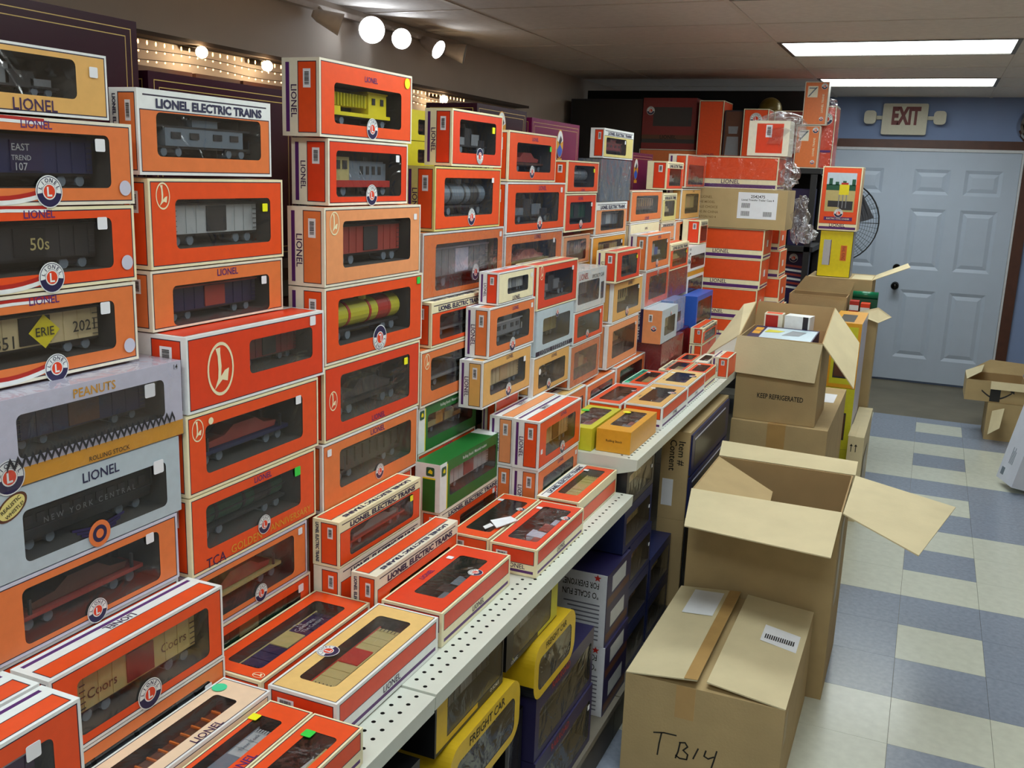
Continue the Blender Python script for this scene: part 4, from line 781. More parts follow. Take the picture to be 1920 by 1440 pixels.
# ------------------------------------------------------------------ boxes on the base deck under the shelves
G3 = 'boxes on the bottom deck'
ZB = .1512
def arch(X, y0, y1, z0, z1, D, label, col):
    """a yellow round-shouldered window box with a black back"""
    L, H = y1-y0-.003, z1-z0-.0015; r = empty('train_box', label=label, cat='box', group=G3); w = L/2
    out = rrect(-w, 0, w, H, .045, 9); mb = MB(); n = len(out); f, k = -D/2, D/2
    hole = rrect(-w+.028, .02, w-.028, H*.74, .02, 9)
    for i in range(n):
        a, b, c, d = out[i], out[(i+1) % n], hole[(i+1) % n], hole[i]
        mb.face([(a[0], f, a[1]), (b[0], f, b[1]), (c[0], f, c[1]), (d[0], f, d[1])], 0)
        mb.face([(a[0], f, a[1]), (a[0], k, a[1]), (b[0], k, b[1]), (b[0], f, b[1])], 0 if i not in range(27, 36) else 1)
        mb.face([(d[0], f, d[1]), (c[0], f, c[1]), (c[0], k-.01, c[1]), (d[0], k-.01, d[1])], 2)
    mb.face([(p[0], k-.01, p[1]) for p in hole], 2); mb.face([(p[0], k, p[1]) for p in reversed(out)], 1)
    mb.build('carton', [card(col), card('black'), INNER], r)
    mb = MB(); mb.face([(p[0], f+.001, p[1]) for p in hole]); mb.build('window_pane', PANEW, r)
    toy('hopper', 'charcoal', 'grey', L*.68, H*.66, D*.5, r, (0, 0, .021), True)
    text('FREIGHT CAR', r, (0, f, H*.87), X3, Z3, INK, w=L*.5); text('FREIGHT CAR', r, (0, 0, H), X3, Y3, INK, w=L*.45)
    stand(r, X, y0, y1, z0, D); return r
def black(X, y0, y1, z0, z1, D, label, win=(.12, .9, .12, .84), car='boxcar:charcoal:grey', **k):
    r = tbox('bare', y1-y0-.003, z1-z0-.0015, D, label, border='black', panel='railyellow', car=car, win=win, title=None, plain_top=True, far=1, group=G3, **k); stand(r, X, y0, y1, z0, D); return r
black(-.74, 1.06, 1.375, ZB, .34, .1, 'black box low at the bottom edge under the shelf seam', sub=[('O SCALE', .8, .92, .14, cw)])
black(-.74, 1.06, 1.375, .341, .52, .1, 'black box with yellow band under the shelf seam', extra=[(.0, .1, .6, .4, 'p')])
black(-.74, 1.06, 1.375, .521, .66, .1, 'black box with small white panel under the shelf seam', extra=[(.55, .1, .95, .9, 'b')])
o = bpy.data.objects; 
black(-.75, 1.42, 1.735, ZB, .315, .1, 'black window box lowest under the near shelf', sub=[('O SCALE', .75, .93, .16, cw), ('R', .93, .5, .05, cw)])
black(-.75, 1.42, 1.735, .316, .48, .1, 'black window box with white lettering below the yellow arched box', sub=[('O SCALE', .75, .93, .16, cw), ('R', .93, .5, .05, cw)])
arch(-.715, 1.445, 1.79, .4815, .628, .12, 'yellow round-shouldered freight car box, nearer of two', 'railyellow')
black(-.735, 1.42, 1.735, .629, .762, .1, 'black box with yellow panel directly under the shelf', win=(.16, .98, .14, .95), extra=[(.02, .05, .6, .98, 'p')], sub=[('O SCALE', .86, .1, .14, cw)])
black(-.75, 1.80, 1.9, ZB, .48, .06, 'thin black box on end beside the purple boxes', win=(.2, .8, .1, .9))
black(-.735, 1.80, 2.12, .36+.128, .5, .06, 'thin black tray under the farther yellow box') if 0 else None
arch(-.715, 1.87, 2.15, .5015, .642, .12, 'yellow round-shouldered freight car box, farther of two', 'railyellow')
black(-.735, 1.748, 2.06, .643, .765, .1, 'black box with lime yellow panel under the shelf, farther of two', win=(.12, .86, .1, .92), extra=[(.6, .02, 1, .98, 'x')], strip='lime', sub=[('CLASSIC', .15, .07, .12, cw)])
def purple(X, y0, y1, z0, z1, D, label, **k):
    r = tbox('bare', y1-y0-.003, z1-z0-.0015, D, label, border='navy', panel='navy', car='tank:charcoal:steel', win=(.06, .96, .1, .76), title=None, plain_top=True, far=1, group=G3, pane=PANEW, **k); stand(r, X, y0, y1, z0, D); return r
purple(-.715, 1.905, 2.33, ZB, .33, .12, 'dark purple window box lowest on the bottom deck', sub=[('RAILROAD', .4, .9, .3, 'red')], stick=(.93, .66, 'white', .018))
purple(-.72, 1.905, 2.33, .331, .5, .12, 'dark purple window box second from the bottom deck', sub=[('RAILROAD', .4, .9, .3, 'red')])
# purple boxes with white printed ends
for i, (z0, z1) in enumerate(((.1512, .372), (.3725, .594))):
    L, H, D = .225, z1-z0-.001, .16
    r = empty('train_box', label='navy box with white printed end, '+['lower', 'upper'][i]+' of the pile', cat='box', group=G3)
    mb = MB(); layout(mb, (-L/2, -D/2, 0), X3, Z3, L, H, [(.02*L, .05*H, .98*L, .16*H, 1), (.02*L, .55*H, .98*L, .66*H, 1), (.2*L, .2*H, .8*L, .42*H, 2), (.2*L, .7*H, .8*L, .92*H, 2)], 0); mb.box((-L/2, -D/2+.0005, 0), (L/2, D/2, H), 0); mb.build('carton', [card('navy'), card('brown'), card('lightgrey')], r)
    mb = MB(); mb.box((-L/2-.003, -D/2+.002, .0), (-L/2, D/2, H)); mb.build('end_flap', mat('white_board', 'd2d4dc', .5), r)
    text('"O SCALE FUN', r, (-L/2-.003, .0, H*.70), Y3, -Z3, INK, w=.11, h=.02); text('FOR EVERYONE"', r, (-L/2-.003, .0, H*.84), Y3, -Z3, INK, w=.11, h=.02)
    for k in range(9):
        mb = MB(); e = .05-(k*37 % 5)*.006; mb.face([(-L/2-.0036, -.06, H*(.58-.06*k)), (-L/2-.0036, e, H*(.58-.06*k)), (-L/2-.0036, e, H*(.56-.06*k)), (-L/2-.0036, -.06, H*(.56-.06*k))]); mb.build('print_line', mat('grey_print', '6a6a78', .6), r)
    mb = MB(); s = [(.012*math.cos(math.pi/2+k*math.pi/5)*(1 if k % 2 == 0 else .42), .012*math.sin(math.pi/2+k*math.pi/5)*(1 if k % 2 == 0 else .42), .0004) for k in range(10)]
    for k in range(10): mb.face([(0, 0, .0004), s[k], s[(k+1) % 10]])
    o = mb.build('red_star', card('red'), r); o.matrix_local = orient(o, (-L/2-.003, -.05, H*.95), -Y3, Z3)
    stand(r, -.72-.006*i, 2.455, 2.68, z0, D)
def dark(X, y0, y1, z0, z1, D, label, col='darkblue', car='boxcar:khaki:sand', **k):
    r = tbox('bare', y1-y0-.003, z1-z0-.0015, D, label, border=col, panel=col, car=car, win=(.08, .94, .12, .78), title=None, plain_top=True, far=1, group=G3, **k); stand(r, X, y0, y1, z0, D); return r
dark(-.735, 2.70, 2.95, ZB, .30, .14, 'dark blue window box lowest behind the white-ended pile')
dark(-.735, 2.70, 2.95, .301, .45, .14, 'dark blue window box second behind the white-ended pile', car='boxcar:brown:charcoal')
dark(-.735, 2.70, 2.95, .451, .596, .14, 'dark blue window box with brown car behind the white-ended pile', car='boxcar:brown:sand', stick=(.9, .5, 'white', .014))
dark(-.735, 2.615, 2.925, .597, .735, .14, 'dark blue window box with cream car under the shelf step', stick=(.9, .5, 'white', .014))
dark(-.735, 2.615, 2.925, .736, .868, .14, 'dark blue window box with cream car touching the upper shelf', stick=(.9, .5, 'white', .014), col='charcoal')
dark(-.735, 2.962, 3.245, ZB, .30, .14, 'deep blue box lowest beside the brown carton', col='darkblue')
dark(-.735, 2.962, 3.245, .301, .452, .14, 'deep blue box beside the brown carton', col='darkblue')
# cartons of sets in the bay beyond
def carton_shell(mb, w, d, h, t=.005, m=0, mi=1, top=False):
    mb.face([(0, 0, 0), (0, d, 0), (w, d, 0), (w, 0, 0)], m)
    for a, b, c, e in (((0, 0), (w, 0), (w-t, t), (t, t)), ((w, 0), (w, d), (w-t, d-t), (w-t, t)), ((w, d), (0, d), (t, d-t), (w-t, d-t)), ((0, d), (0, 0), (t, t), (t, d-t))):
        mb.face([(*a, 0), (*b, 0), (*b, h), (*a, h)], m); mb.face([(*e, t), (*c, t), (*c, h), (*e, h)][::-1], mi); mb.face([(*a, h), (*b, h), (*c, h), (*e, h)], mi)
    mb.face([(t, t, t), (w-t, t, t), (w-t, d-t, t), (t, d-t, t)], mi)
GC = 'cardboard cartons in the aisle'
def carton(x0, x1, y0, y1, z0, z1, label, closed=True, rz=0, group=GC, **k):
    r = empty('cardboard_box', ((x0+x1)/2, (y0+y1)/2, z0), (0, 0, math.radians(rz)), label, 'box', group)
    w, d, h = x1-x0, y1-y0, z1-z0; mb = MB()
    if closed: mb.box((-w/2, -d/2, 0), (w/2, d/2, h))
    else:
        carton_shell(mb, w, d, h); mb.v = [(a-w/2, b-d/2, c) for a, b, c in mb.v]
    mb.build('carton', [CARTON, CARTON_IN], r); r['_o'] = 0; del r['_o']; return r
def wflap(r, pts, name='flap', m=None, t=.004):
    """a flap given by world points (built into the carton's own frame)"""
    q = Matrix.LocRotScale(r.location, r.rotation_euler, None).inverted(); mb = MB(); mb.slab([q @ Vector(p) for p in pts], t); return mb.build(name, m or CARTON, r)
c = carton(-.80, -.70, 3.28, 3.97, .491, .822, 'brown set carton on end under the upper shelf', group=G3)
for i, z in enumerate((.01, .17)):
    mb = MB(); mb.box((.0502, -.335, z), (.058, .33, z+.15), 0); mb.box((.058, -.29, z+.02), (.0586, .27, z+.12), 1); mb.box((.058, -.30, z+.125), (.0588, .25, z+.13), 2); mb.build('set_box_front', [card('darkblue'), card('charcoal'), card('lilac')], c)
text('Item #', c, (.022, -.345, .25), -Z3, X3, INK, w=.09); text('Content', c, (-.008, -.345, .24), -Z3, X3, INK, w=.115)
mb = MB(); mb.box((-.04, -.3462, .05), (.0, -.345, .15)); mb.build('paper_label', PAPER, c)
c = carton(-.80, -.70, 3.28, 3.97, ZB, .49, 'brown set carton under the other end-on carton', group=G3)
mb = MB(); mb.box((.0502, -.33, .02), (.056, .33, .31)); mb.build('set_box_front', card('black'), c)

# ------------------------------------------------------------------ big purple sets along the rear top deck
G4 = 'dark purple train sets on the rear deck'
GOLD = mat('gold_line', 'b59a4a', .4)
def mset(X, y0, y1, z1, D, label, col='darkpurple', oval=None, z0=1.4955):
    L, H = y1-y0, z1-z0; r = empty('train_set_box', label=label, cat='box', group=G4); mb = MB()
    e, t = .014, .0016
    def lines(W, Hh):
        out = []
        for k in (e, e*1.9): out += [(k, Hh-k-t, W-k, Hh-k, 1), (k, k, W-k, k+t, 1), (k, k, k+t, Hh-k, 1), (W-k-t, k, W-k, Hh-k, 1)]
        return out
    layout(mb, (-L/2, -D/2, 0), X3, Z3, L, H, lines(L, H)); layout(mb, (-L/2, D/2, 0), -Y3, Z3, D, H, lines(D, H)); layout(mb, (L/2, -D/2, 0), Y3, Z3, D, H, lines(D, H))
    layout(mb, (L/2, D/2, 0), -X3, Z3, L, H, []); layout(mb, (-L/2, -D/2, H), X3, Y3, L, D, lines(L, D)); layout(mb, (-L/2, D/2, 0), X3, -Y3, L, D, [])
    mb.build('carton', [card(col, .25), GOLD], r)
    if oval:
        m2 = MB(); disc(m2, 1, 0, 0, 28); disc(m2, .93, .0003, 1, 28, 0, math.pi*.08, math.pi*.92); disc(m2, .93, .0003, 2, 28, 0, math.pi*1.15, math.pi*1.85); m2.face([(-.5, .1, .0006), (.0, -.1, .0006), (.6, .3, .0006), (.1, .6, .0006)], 3); m2.box((-.7, -1.3, 0), (.7, -1.02, .0006), 0)
        o = m2.build('oval_emblem', [card('gold'), card('white'), card('blue'), card('charcoal')], r); o.matrix_local = orient(o, (-L/2+oval[0]*L, -D/2, oval[1]*H), X3, Z3) @ Matrix.Diagonal((.034, oval[2], 1, 1))
    stand(r, X, y0, y1, z0, D); return r
mset(-1.33, .90, 1.372, 1.94, .14, 'tall dark purple set box with gold lines at upper left')
mset(-1.34, 1.405, 1.85, 1.862, .16, 'dark purple set box behind the second stack')
mset(-1.34, 2.79, 3.19, 1.91, .18, 'dark purple set box with oval emblem behind the fourth stack', oval=(.47, .85, .05))
mset(-1.34, 3.24, 3.74, 1.895, .16, 'magenta set box with oval train emblem behind the sixth stack', col='magenta', oval=(.572, .80, .052))
mset(-1.34, 4.5, 4.86, 1.815, .16, 'magenta set box with oval emblem behind the lettered box', col='magenta', oval=(.19, .76, .05))
mset(-1.34, 1.88, 2.26, 1.70, .16, 'low dark purple set box behind the third stack')
for i, (z0, z1) in enumerate(((1.4955, 1.60), (1.6012, 1.705))):
    r = tbox('bare', .3, z1-z0, .08, ['dark box under the yellow boxes on the rear deck', 'upper dark box under the yellow boxes on the rear deck'][i], border='darkpurple', panel='darkpurple', title=None, plain_top=True, far=2, group=G4); stand(r, -1.38, 2.3, 2.6, z0, .08)
for i, (z0, z1) in enumerate(((1.706, 1.782), (1.783, 1.868))):
    r = tbox('bare', .17, z1-z0-.001, .07, ['lower small yellow window box behind the crane box', 'upper small yellow window box behind the crane box'][i], border='yellow', panel='yellow', car='caboose:brown:charcoal', win=(.4, .8, .2, .7), title=None, plain_top=True, far=2, group=G4); stand(r, -1.38, 2.42, 2.59, z0, .07)

# ------------------------------------------------------------------ wall ledge with string lights and spotlights
LEDGE = mat('ledge_board', '3e3026', .7)
mb = MB(); mb.box((XL, 2.0, 2.125), (XL+.1, 6.2, 2.14)); o = mb.build('trim_5', LEDGE); o['kind'] = 'structure'
BULBM = emission('warm_bulb', 'ffb46e', 7); WIRE = mat('wire', '2a2018', .6)
mb = MB()
for i in range(4):
    a0, a1 = math.pi*i/4, math.pi*(i+1)/4; mb.cyl((0, 0, -.0055*math.cos(a0)), (0, 0, -.0055*math.cos(a1)), max(.0003, .0045*math.sin(a0)), max(.0003, .0045*math.sin(a1)), n=8, caps=False)
b0 = mb.build('bulb', BULBM, None, True); bulb_me = b0.data; bpy.data.objects.remove(b0, do_unlink=True)
for row, (zz, sag, lab, tall) in enumerate(((2.112, 0, 'top string of warm bulbs under the wall ledge', 2.4), (2.08, .008, 'middle string of warm bulbs sagging below the wall ledge', 1), (2.05, .012, 'lowest string of warm bulbs sagging below the wall ledge', 1))):
    r = empty('string_light', (XL+.11, 2.2, 2.12), label=lab, cat='string light', group='warm string lights on the left wall')
    mb = MB(); n = 72; pts = []
    for i in range(n):
        y = i*.042; z = zz-2.12-sag*(1-math.cos(2*math.pi*i/18))/2; pts.append((0, y, z))
    for i in range(n-1): mb.cyl(pts[i], pts[i+1], .0016, n=4, caps=False)
    mb.build('wire', WIRE, r)
    for p in pts:
        o = bpy.data.objects.new('bulb', bulb_me); COL.objects.link(o); o.parent = r; o.location = (p[0]+.004, p[1], p[2]-.006*tall); o.scale = (.6, .6, .6*tall)
def wlamp(y, z, lab, s=.022):
    r = empty('ledge_lamp', (XL+.07, y, z), label=lab, cat='lamp', group='bright globe lamps on the wall ledge')
    mb = MB(); mb.cyl((-.05, 0, .02), (.02, 0, .01), .012, n=10); mb.build('holder', WIRE, r)
    mb = MB()
    for i in range(8):
        a0, a1 = math.pi*i/8, math.pi*(i+1)/8; mb.cyl((.035-s*math.cos(a0), 0, 0), (.035-s*math.cos(a1), 0, 0), max(.0005, s*math.sin(a0)), max(.0005, s*math.sin(a1)), n=14, caps=False)
    mb.build('globe', emission('globe_glow', 'ffe2b4', 40), r, True)
wlamp(2.99, 2.10, 'bright globe lamp on the ledge, nearest'); wlamp(3.38, 2.093, 'bright globe lamp on the ledge, second'); wlamp(4.95, 2.085, 'bright globe lamp on the ledge, farthest')
for i, (y0, y1, c) in enumerate(((2.7, 3.02, 'steel'), (3.04, 3.3, 'orangecap'), (3.32, 3.62, 'darkblue'), (3.66, 4.6, 'brown'))):
    mb = MB(); mb.box((XL+.002, y0, 1.72), (XL+.03, y1, 2.03), 0); mb.box((XL+.03, y0+.02, 1.74), (XL+.032, y1-.02, 2.01), 1); o = mb.build('picture_panel', [WOODTRIM, card(c)])
    tag(o, ['grey-blue', 'orange', 'dark blue', 'brown'][i]+' picture panel on the left wall under the string lights', 'picture', 'picture panels on the left wall')
# spotlights on a rail near the ceiling
SPW = mat('spot_head', 'c8beb4', .5); SPL = emission('spot_lens', 'eaf4ff', SPOT_STRENGTH)
r = empty('spotlight_rail', (XL+.03, 4.45, 2.40), label='thin rail carrying spotlights near the ceiling', cat='rail')
mb = MB(); mb.box((-.03, -.85, -.012), (.0, .85, .012)); mb.build('rail', SPW, r)
def spot(y, z, aim, lab, lit=True, s=.062):
    r = empty('spotlight', (XL+.03, y, z), label=lab, cat='spotlight', group='track spotlights on the left wall')
    d = Vector(aim).normalized(); a = Vector((.05, 0, -.0)); mb = MB()
    mb.cyl((0, 0, 2.40-z), (.05, 0, 0), .008, n=8); mb.build('arm', SPW, r)
    mb = MB(); mb.cyl(a-d*.05, a+d*.06, s*.55, s, n=20, caps=False); mb.cyl(a-d*.05, a-d*.075, s*.55, s*.3, n=20); mb.build('head', SPW, r, True)
    mb = MB(); mb.cyl(a+d*.052, a+d*.056, s*.92, n=20); mb.build('lens', SPL if lit else card('lightgrey'), r)
    return r
spot(4.22, 2.35, (.6, -.8, -.1), 'largest lit spotlight, nearest on the rail'); spot(4.5, 2.35, (.6, -.75, -.15), 'lit spotlight, second on the rail', s=.05)
spot(4.83, 2.36, (.9, -.1, -.45), 'lit spotlight turned aside, third on the rail', s=.05); spot(5.12, 2.36, (.9, .35, -.2), 'unlit spotlight at the far end of the rail', False, .055); spot(3.86, 2.345, (.75, .5, -.3), 'unlit spotlight at the near end of the rail', False, .05)

# ------------------------------------------------------------------ orange set boxes at the end of the shelf, facing the camera
G5 = 'large orange set boxes at the end of the shelf'
def oset(x0, x1, y0, y1, z0, z1, label, wrap=False):
    L, H, D = x1-x0, z1-z0-.001, y1-y0; r = empty('train_set_box', ((x0+x1)/2, (y0+y1)/2, z0), label=label, cat='box', group=G5); mb = MB(); b = .007
    fr = outlined((b, H*.3, L-b, H-b), 1)+[(b, H*.03, L-b, H*.14, 3)]
    layout(mb, (-L/2, -D/2, 0), X3, Z3, L, H, fr)
    for q in (-1, 1): layout(mb, (L/2, -D/2, 0) if q > 0 else (-L/2, D/2, 0), Y3 if q > 0 else -Y3, Z3, D, H, outlined((b, H*.16, D-b, H-b), 1)+[(b, H*.04, D-b, H*.1, 3)])
    layout(mb, (L/2, D/2, 0), -X3, Z3, L, H, outlined((b, b, L-b, H-b), 1)); layout(mb, (-L/2, -D/2, H), X3, Y3, L, D, outlined((b, b, L-b, D-b), 1)); layout(mb, (-L/2, D/2, 0), X3, -Y3, L, D, [])
    mb.build('carton', [card('cream'), card('orange'), OUTLINE, PUR], r); text('LIONEL', r, (0, -D/2, H*.215), X3, Z3, DKPUR, w=L*.2)
    mb = MB(); mb.box((L/2, -.03, H*.4), (L/2+.001, .01, H*.62)); mb.build('paper_label', PAPER, r)
    if wrap: w = MB(); w.box((-L/2-.004, -D/2-.004, 0), (L/2+.03, D/2+.004, H+.004)); w.build('shrink_wrap', WRAP, r)
    return r
oset(-1.20, -.79, 5.0, 5.25, .9065, 1.0, 'orange set box lowest of the tall pile')
oset(-1.20, -.783, 5.0, 5.25, 1.001, 1.158, 'orange set box second from below in the tall pile')
oset(-1.20, -.775, 5.0, 5.25, 1.159, 1.312, 'orange set box in the middle of the tall pile')
oset(-1.20, -.772, 5.0, 5.25, 1.313, 1.465, 'orange set box directly under the shipping carton')
c = carton(-1.20, -.675, 4.985, 5.26, 1.466, 1.661, 'brown shipping carton with white label between orange sets', group=G5)
mb = MB(); mb.box((.02, -.1385, .05), (.215, -.1375, .18)); mb.build('paper_label', PAPER, c)
text('2542475', c, (.118, -.1385, .16), X3, Z3, INK, w=.07); text('Lionel Transfer Trailer Case 4', c, (.118, -.1385, .143), X3, Z3, INK, w=.16)
for px, pz in ((.06, .115), (.06, .075), (.17, .075)):
    mb = MB()
    for k in range(9): mb.box((px-.02+k*.0048, -.1389, pz-.012), (px-.02+k*.0048+.0024, -.1386, pz+.012))
    mb.build('barcode_print', INK, c)
for k, s in enumerate(('LIONEL', 'THE MODEL', 'SCALE CHOICE', 'MADE IN CHINA', 'CARTON NO 4')): text(s, c, (-.14, -.1375, .15-.025*k), X3, Z3, mat('faint_print', '7a6238', .8), w=.018*len(s)*.55)
J1 = oset(-1.20, -.735, 5.0, 5.25, 1.662, 1.822, 'large orange set box in clear wrap on the shipping carton', wrap=True)
# crumpled end of the wrap and hanging bag
def crumple(name, parent, c, sx, sy, sz, seed, m=None):
    rr = random.Random(seed); mb = MB(); nu, nv = 14, 9; G = []
    for j in range(nv+1):
        row = []
        for i in range(nu):
            t = 2*math.pi*i/nu; ph = math.pi*j/nv; k = rr.uniform(.5, 1.2)
            row.append((c[0]+sx*math.sin(ph)*math.cos(t)*k, c[1]+sy*math.sin(ph)*math.sin(t)*k, c[2]-sz*math.cos(ph)*(k*.5+.5)))
        G.append(row)
    for j in range(nv):
        for i in range(nu): mb.face([G[j][i], G[j][(i+1) % nu], G[j+1][(i+1) % nu], G[j+1][i]])
    return mb.build(name, m or BAG, parent)
crumple('wrap_end', J1, (.27, 0, .075), .05, .1, .07, 2)
for i, (z0, z1) in enumerate(((.9065, 1.05), (1.051, 1.2), (1.201, 1.345), (1.346, 1.47))):
    oset(-1.12, -.70-.012*i, 5.28, 5.52, z0, z1, 'orange set box behind the tall pile, '+['lowest', 'second', 'third', 'topmost'][i])
r = empty('plastic_bag', (-.622, 5.1, 1.40), label='crumpled clear plastic bags hanging beside the shipping carton', cat='bag')
o = crumple('bag_film', r, (0, 0, .12), .05, .05, .12, 8); crumple('bag_film', r, (.04, .0, .05), .05, .04, .05, 9)
b = tbox('bare', .2, .17, .16, 'orange and red box in a clear bag on the wrapped set', border='ivory', panel='redorange', title=None, far=2, plain_top=True, group=G5, extra=[(.2, .08, .85, .92, 'p')]); b.location = (-.80, 5.1, 1.8275)
crumple('bag_film', b, (.03, .0, .11), .15, .11, .105, 12); share(BARCODE, 'barcode_label', b, (.0, -.08, .12), X3, Z3, .03, .06)

# ------------------------------------------------------------------ dark rack against the far wall with boxed sets
RACK = mat('rack_black', '1e1d1f', .6)
rk = empty('storage_rack', (-1.6, 7.26, 0), label='black storage rack full of boxes beside the door', cat='rack')
for x in (-1.04, -.04, .82):
    for y in (-.3, .3):
        mb = MB(); mb.box((x-.02, y-.02, 0), (x+.02, y+.02, 1.76)); mb.build('post', RACK, rk)
for z in (.25, .75, 1.27, 1.80):
    mb = MB(); mb.box((-1.06, -.32, z-.035), (.86, .32, z+.0)); mb.build('rack_shelf', RACK, rk)
mb = MB(); mb.box((-1.06, .32, .2), (.80, .33, 2.36)); mb.build('rack_back', mat('rack_board', '141416', .8), rk)
G6 = 'boxes on the dark rack'
def rbox(x0, x1, y0, y1, z0, z1, label, border='cream', panel='orange', marks=None, wrap=False, name='train_set_box', lay=None, rz=0):
    L, H, D = x1-x0, z1-z0, y1-y0; r = empty(name, ((x0+x1)/2, (y0+y1)/2, z0), (0, 0, math.radians(rz)), label, 'box', G6); mb = MB(); b = .008
    fr = (lay(L, H) if lay else outlined((b, b, L-b, H-b), 1, .003))
    layout(mb, (-L/2, -D/2, 0), X3, Z3, L, H, fr); sd = outlined((b, b, D-b, H-b), 1, .003)
    layout(mb, (L/2, -D/2, 0), Y3, Z3, D, H, sd); layout(mb, (-L/2, D/2, 0), -Y3, Z3, D, H, sd); layout(mb, (L/2, D/2, 0), -X3, Z3, L, H, fr if not lay else [])
    layout(mb, (-L/2, -D/2, H), X3, Y3, L, D, outlined((b, b, L-b, D-b), 1, .003)); layout(mb, (-L/2, D/2, 0), X3, -Y3, L, D, [])
    mb.build('carton', [card(border), card(panel), OUTLINE, PUR, card('charcoal'), card('maroon')], r)
    if wrap: w = MB(); w.box((-L/2-.005, -D/2-.005, 0), (L/2+.005, D/2+.005, H+.004)); w.build('shrink_wrap', WRAP, r)
    return r
ZR = 1.8005
rbox(-2.62, -2.06, 7.1, 7.5, ZR, 2.26, 'black carton in the dark corner of the rack', 'charcoal', 'black')
mb = MB()
r = rbox(-2.04, -1.645, 7.05, 7.4, 1.905, 2.265, 'dark maroon and orange train set box lying high on the rack', 'brown', 'dullred', lay=lambda L, H: [(0, .0, L, .12*H, 5), (0, .12*H, L, .2*H, 4), (0, .2*H, L, .28*H, 0), (0, .28*H, L, H, 5), (.2*L, .45*H, .92*L, .82*H, 4)])
text('LIONEL', r, (0, -.175, .24*.36), X3, Z3, INK, w=.12); share(BADGE, 'badge', r, (-.14, -.175, .27), X3, Z3, .03)
rbox(-2.05, -1.62, 7.05, 7.45, ZR, 1.904, 'orange set box lying under the dark maroon one', 'ivory', 'faded')
r = rbox(-1.615, -1.44, 7.0, 7.3, ZR, 2.245, 'tall plain orange box standing on the rack', 'cream', 'orange'); text('LIONEL', r, (.0, -.15, .07), X3, Z3, DKPUR, w=.09)
r = rbox(-1.43, -1.30, 7.0, 7.3, ZR, 2.18, 'dark box with white picture between two tall orange boxes', 'charcoal', 'brown'); mb = MB(); mb.face([(-.03, -.1506, .22), (.03, -.1506, .22), (.035, -.1506, .27), (-.035, -.1506, .27)]); mb.face([(-.05, -.1506, .03), (.05, -.1506, .03), (.04, -.1506, .2), (-.04, -.1506, .2)]); mb.build('printed_picture', card('grey'), r)
r = rbox(-1.29, -1.12, 6.95, 7.25, ZR, 2.187, 'tall orange box with round badge on the rack', 'cream', 'orange'); share(BADGE, 'badge', r, (.0, -.15, .32), X3, Z3, .04); mb = MB(); mb.box((-.06, -.1506, .03), (.06, -.15, .045)); mb.build('printed_bar', PUR, r); mb = MB(); mb.box((-.03, -.1506, .07), (.02, -.15, .09)); mb.cyl((.0, -.1506, .08), (.03, -.1506, .08), .012, n=8); mb.build('printed_engine', NAVYINK, r)
r = rbox(-1.11, -.80, 7.15, 7.5, ZR, 2.19, 'wide orange box behind the narrow orange pair', 'cream', 'dullred')
r = rbox(-.795, -.69, 7.07, 7.33, ZR, 2.217, 'orange box in clear wrap at the right end of the rack', 'cream', 'redorange', wrap=True); share(BADGE, 'badge', r, (-.005, -.136, .33), X3, Z3, .04); mb = MB(); mb.box((-.045, -.137, .11), (.04, -.1355, .125)); mb.build('printed_bar', PUR, r)
crumple('wrap_top', r, (0, 0, .43), .05, .06, .045, 21)
for i, (x0, z0) in enumerate(((-.925, ZR), (-.895, 2.085))):
    L, H, D = .155, .28, .1; r = empty('train_box', (x0+L/2, 6.995, z0), (0, 0, 0), ['narrow orange end-on box with white drawing, lower of two', 'narrow orange end-on box with white drawing, upper of two'][i], 'box', G6)
    mb = MB(); layout(mb, (-L/2, -D/2, 0), X3, Z3, L, H, outlined((.006, .006, L-.006, H-.006), 1)+[(.02, H*.64, .085, H*.9, 0)]); mb.box((-L/2, -D/2+.0005, 0), (L/2, D/2, H), 0); mb.build('carton', [card('ivory'), card('faded'), OUTLINE], r)
    mb = MB(); mb.slab([(-.055, -.0507, .185), (-.045, -.0507, .185), (.005, -.0507, .245), (-.005, -.0507, .245)], .0003); mb.slab([(-.05, -.0507, .235), (.0, -.0507, .235), (.0, -.0507, .242), (-.05, -.0507, .242)], .0003); mb.build('line_drawing', card('steel'), r)
    share(BADGE, 'badge', r, (.048, -.05, .25), X3, Z3, .02); share(BADGE, 'badge', r, (.045, -.05, .04), X3, Z3, .014); text('LIONEL TRAINS', r, (.045, -.05, .14), Z3, -X3, card('cream'), w=.12)
# olive helmet-shaped bell on top
r = empty('brass_bell', (-1.19, 7.42, 2.191), label='rounded olive brass dome lying on the boxes on the rack', cat='dome'); BR = mat('olive_brass', '6a5c24', .35, .05, metal=.2); mb = MB()
for i in range(8):
    a0, a1 = math.pi/2*i/8, math.pi/2*(i+1)/8; mb.cyl((0, 0, .02+.09*math.sin(a0)), (0, 0, .02+.09*math.sin(a1)), .085*math.cos(a0), max(.001, .085*math.cos(a1)), n=20, caps=False)
mb.build('dome', BR, r, True); mb = MB(); mb.cyl((0, 0, 0), (0, 0, .02), .1, .085, n=20); mb.build('rim', BR, r)
c = rbox(-1.28, -1.115, 7.26, 7.56, ZR, 2.19, 'olive carton under the brass dome', 'khaki', 'khaki')
rbox(-.93, -.80, 7.05, 7.4, 1.2705, 1.66, 'dark blue box on the middle rack shelf', 'darkblue', 'navy')
r = rbox(-.95, -.80, 7.05, 7.4, .7505, 1.22, 'box printed with a striped flag on the rack', 'charcoal', 'navy'); mb = MB()
for k in range(6): mb.face([(-.06, -.1756, .22+k*.03), (.07, -.1756, .21+k*.03), (.07, -.1756, .225+k*.03), (-.06, -.1756, .235+k*.03)], k % 2)
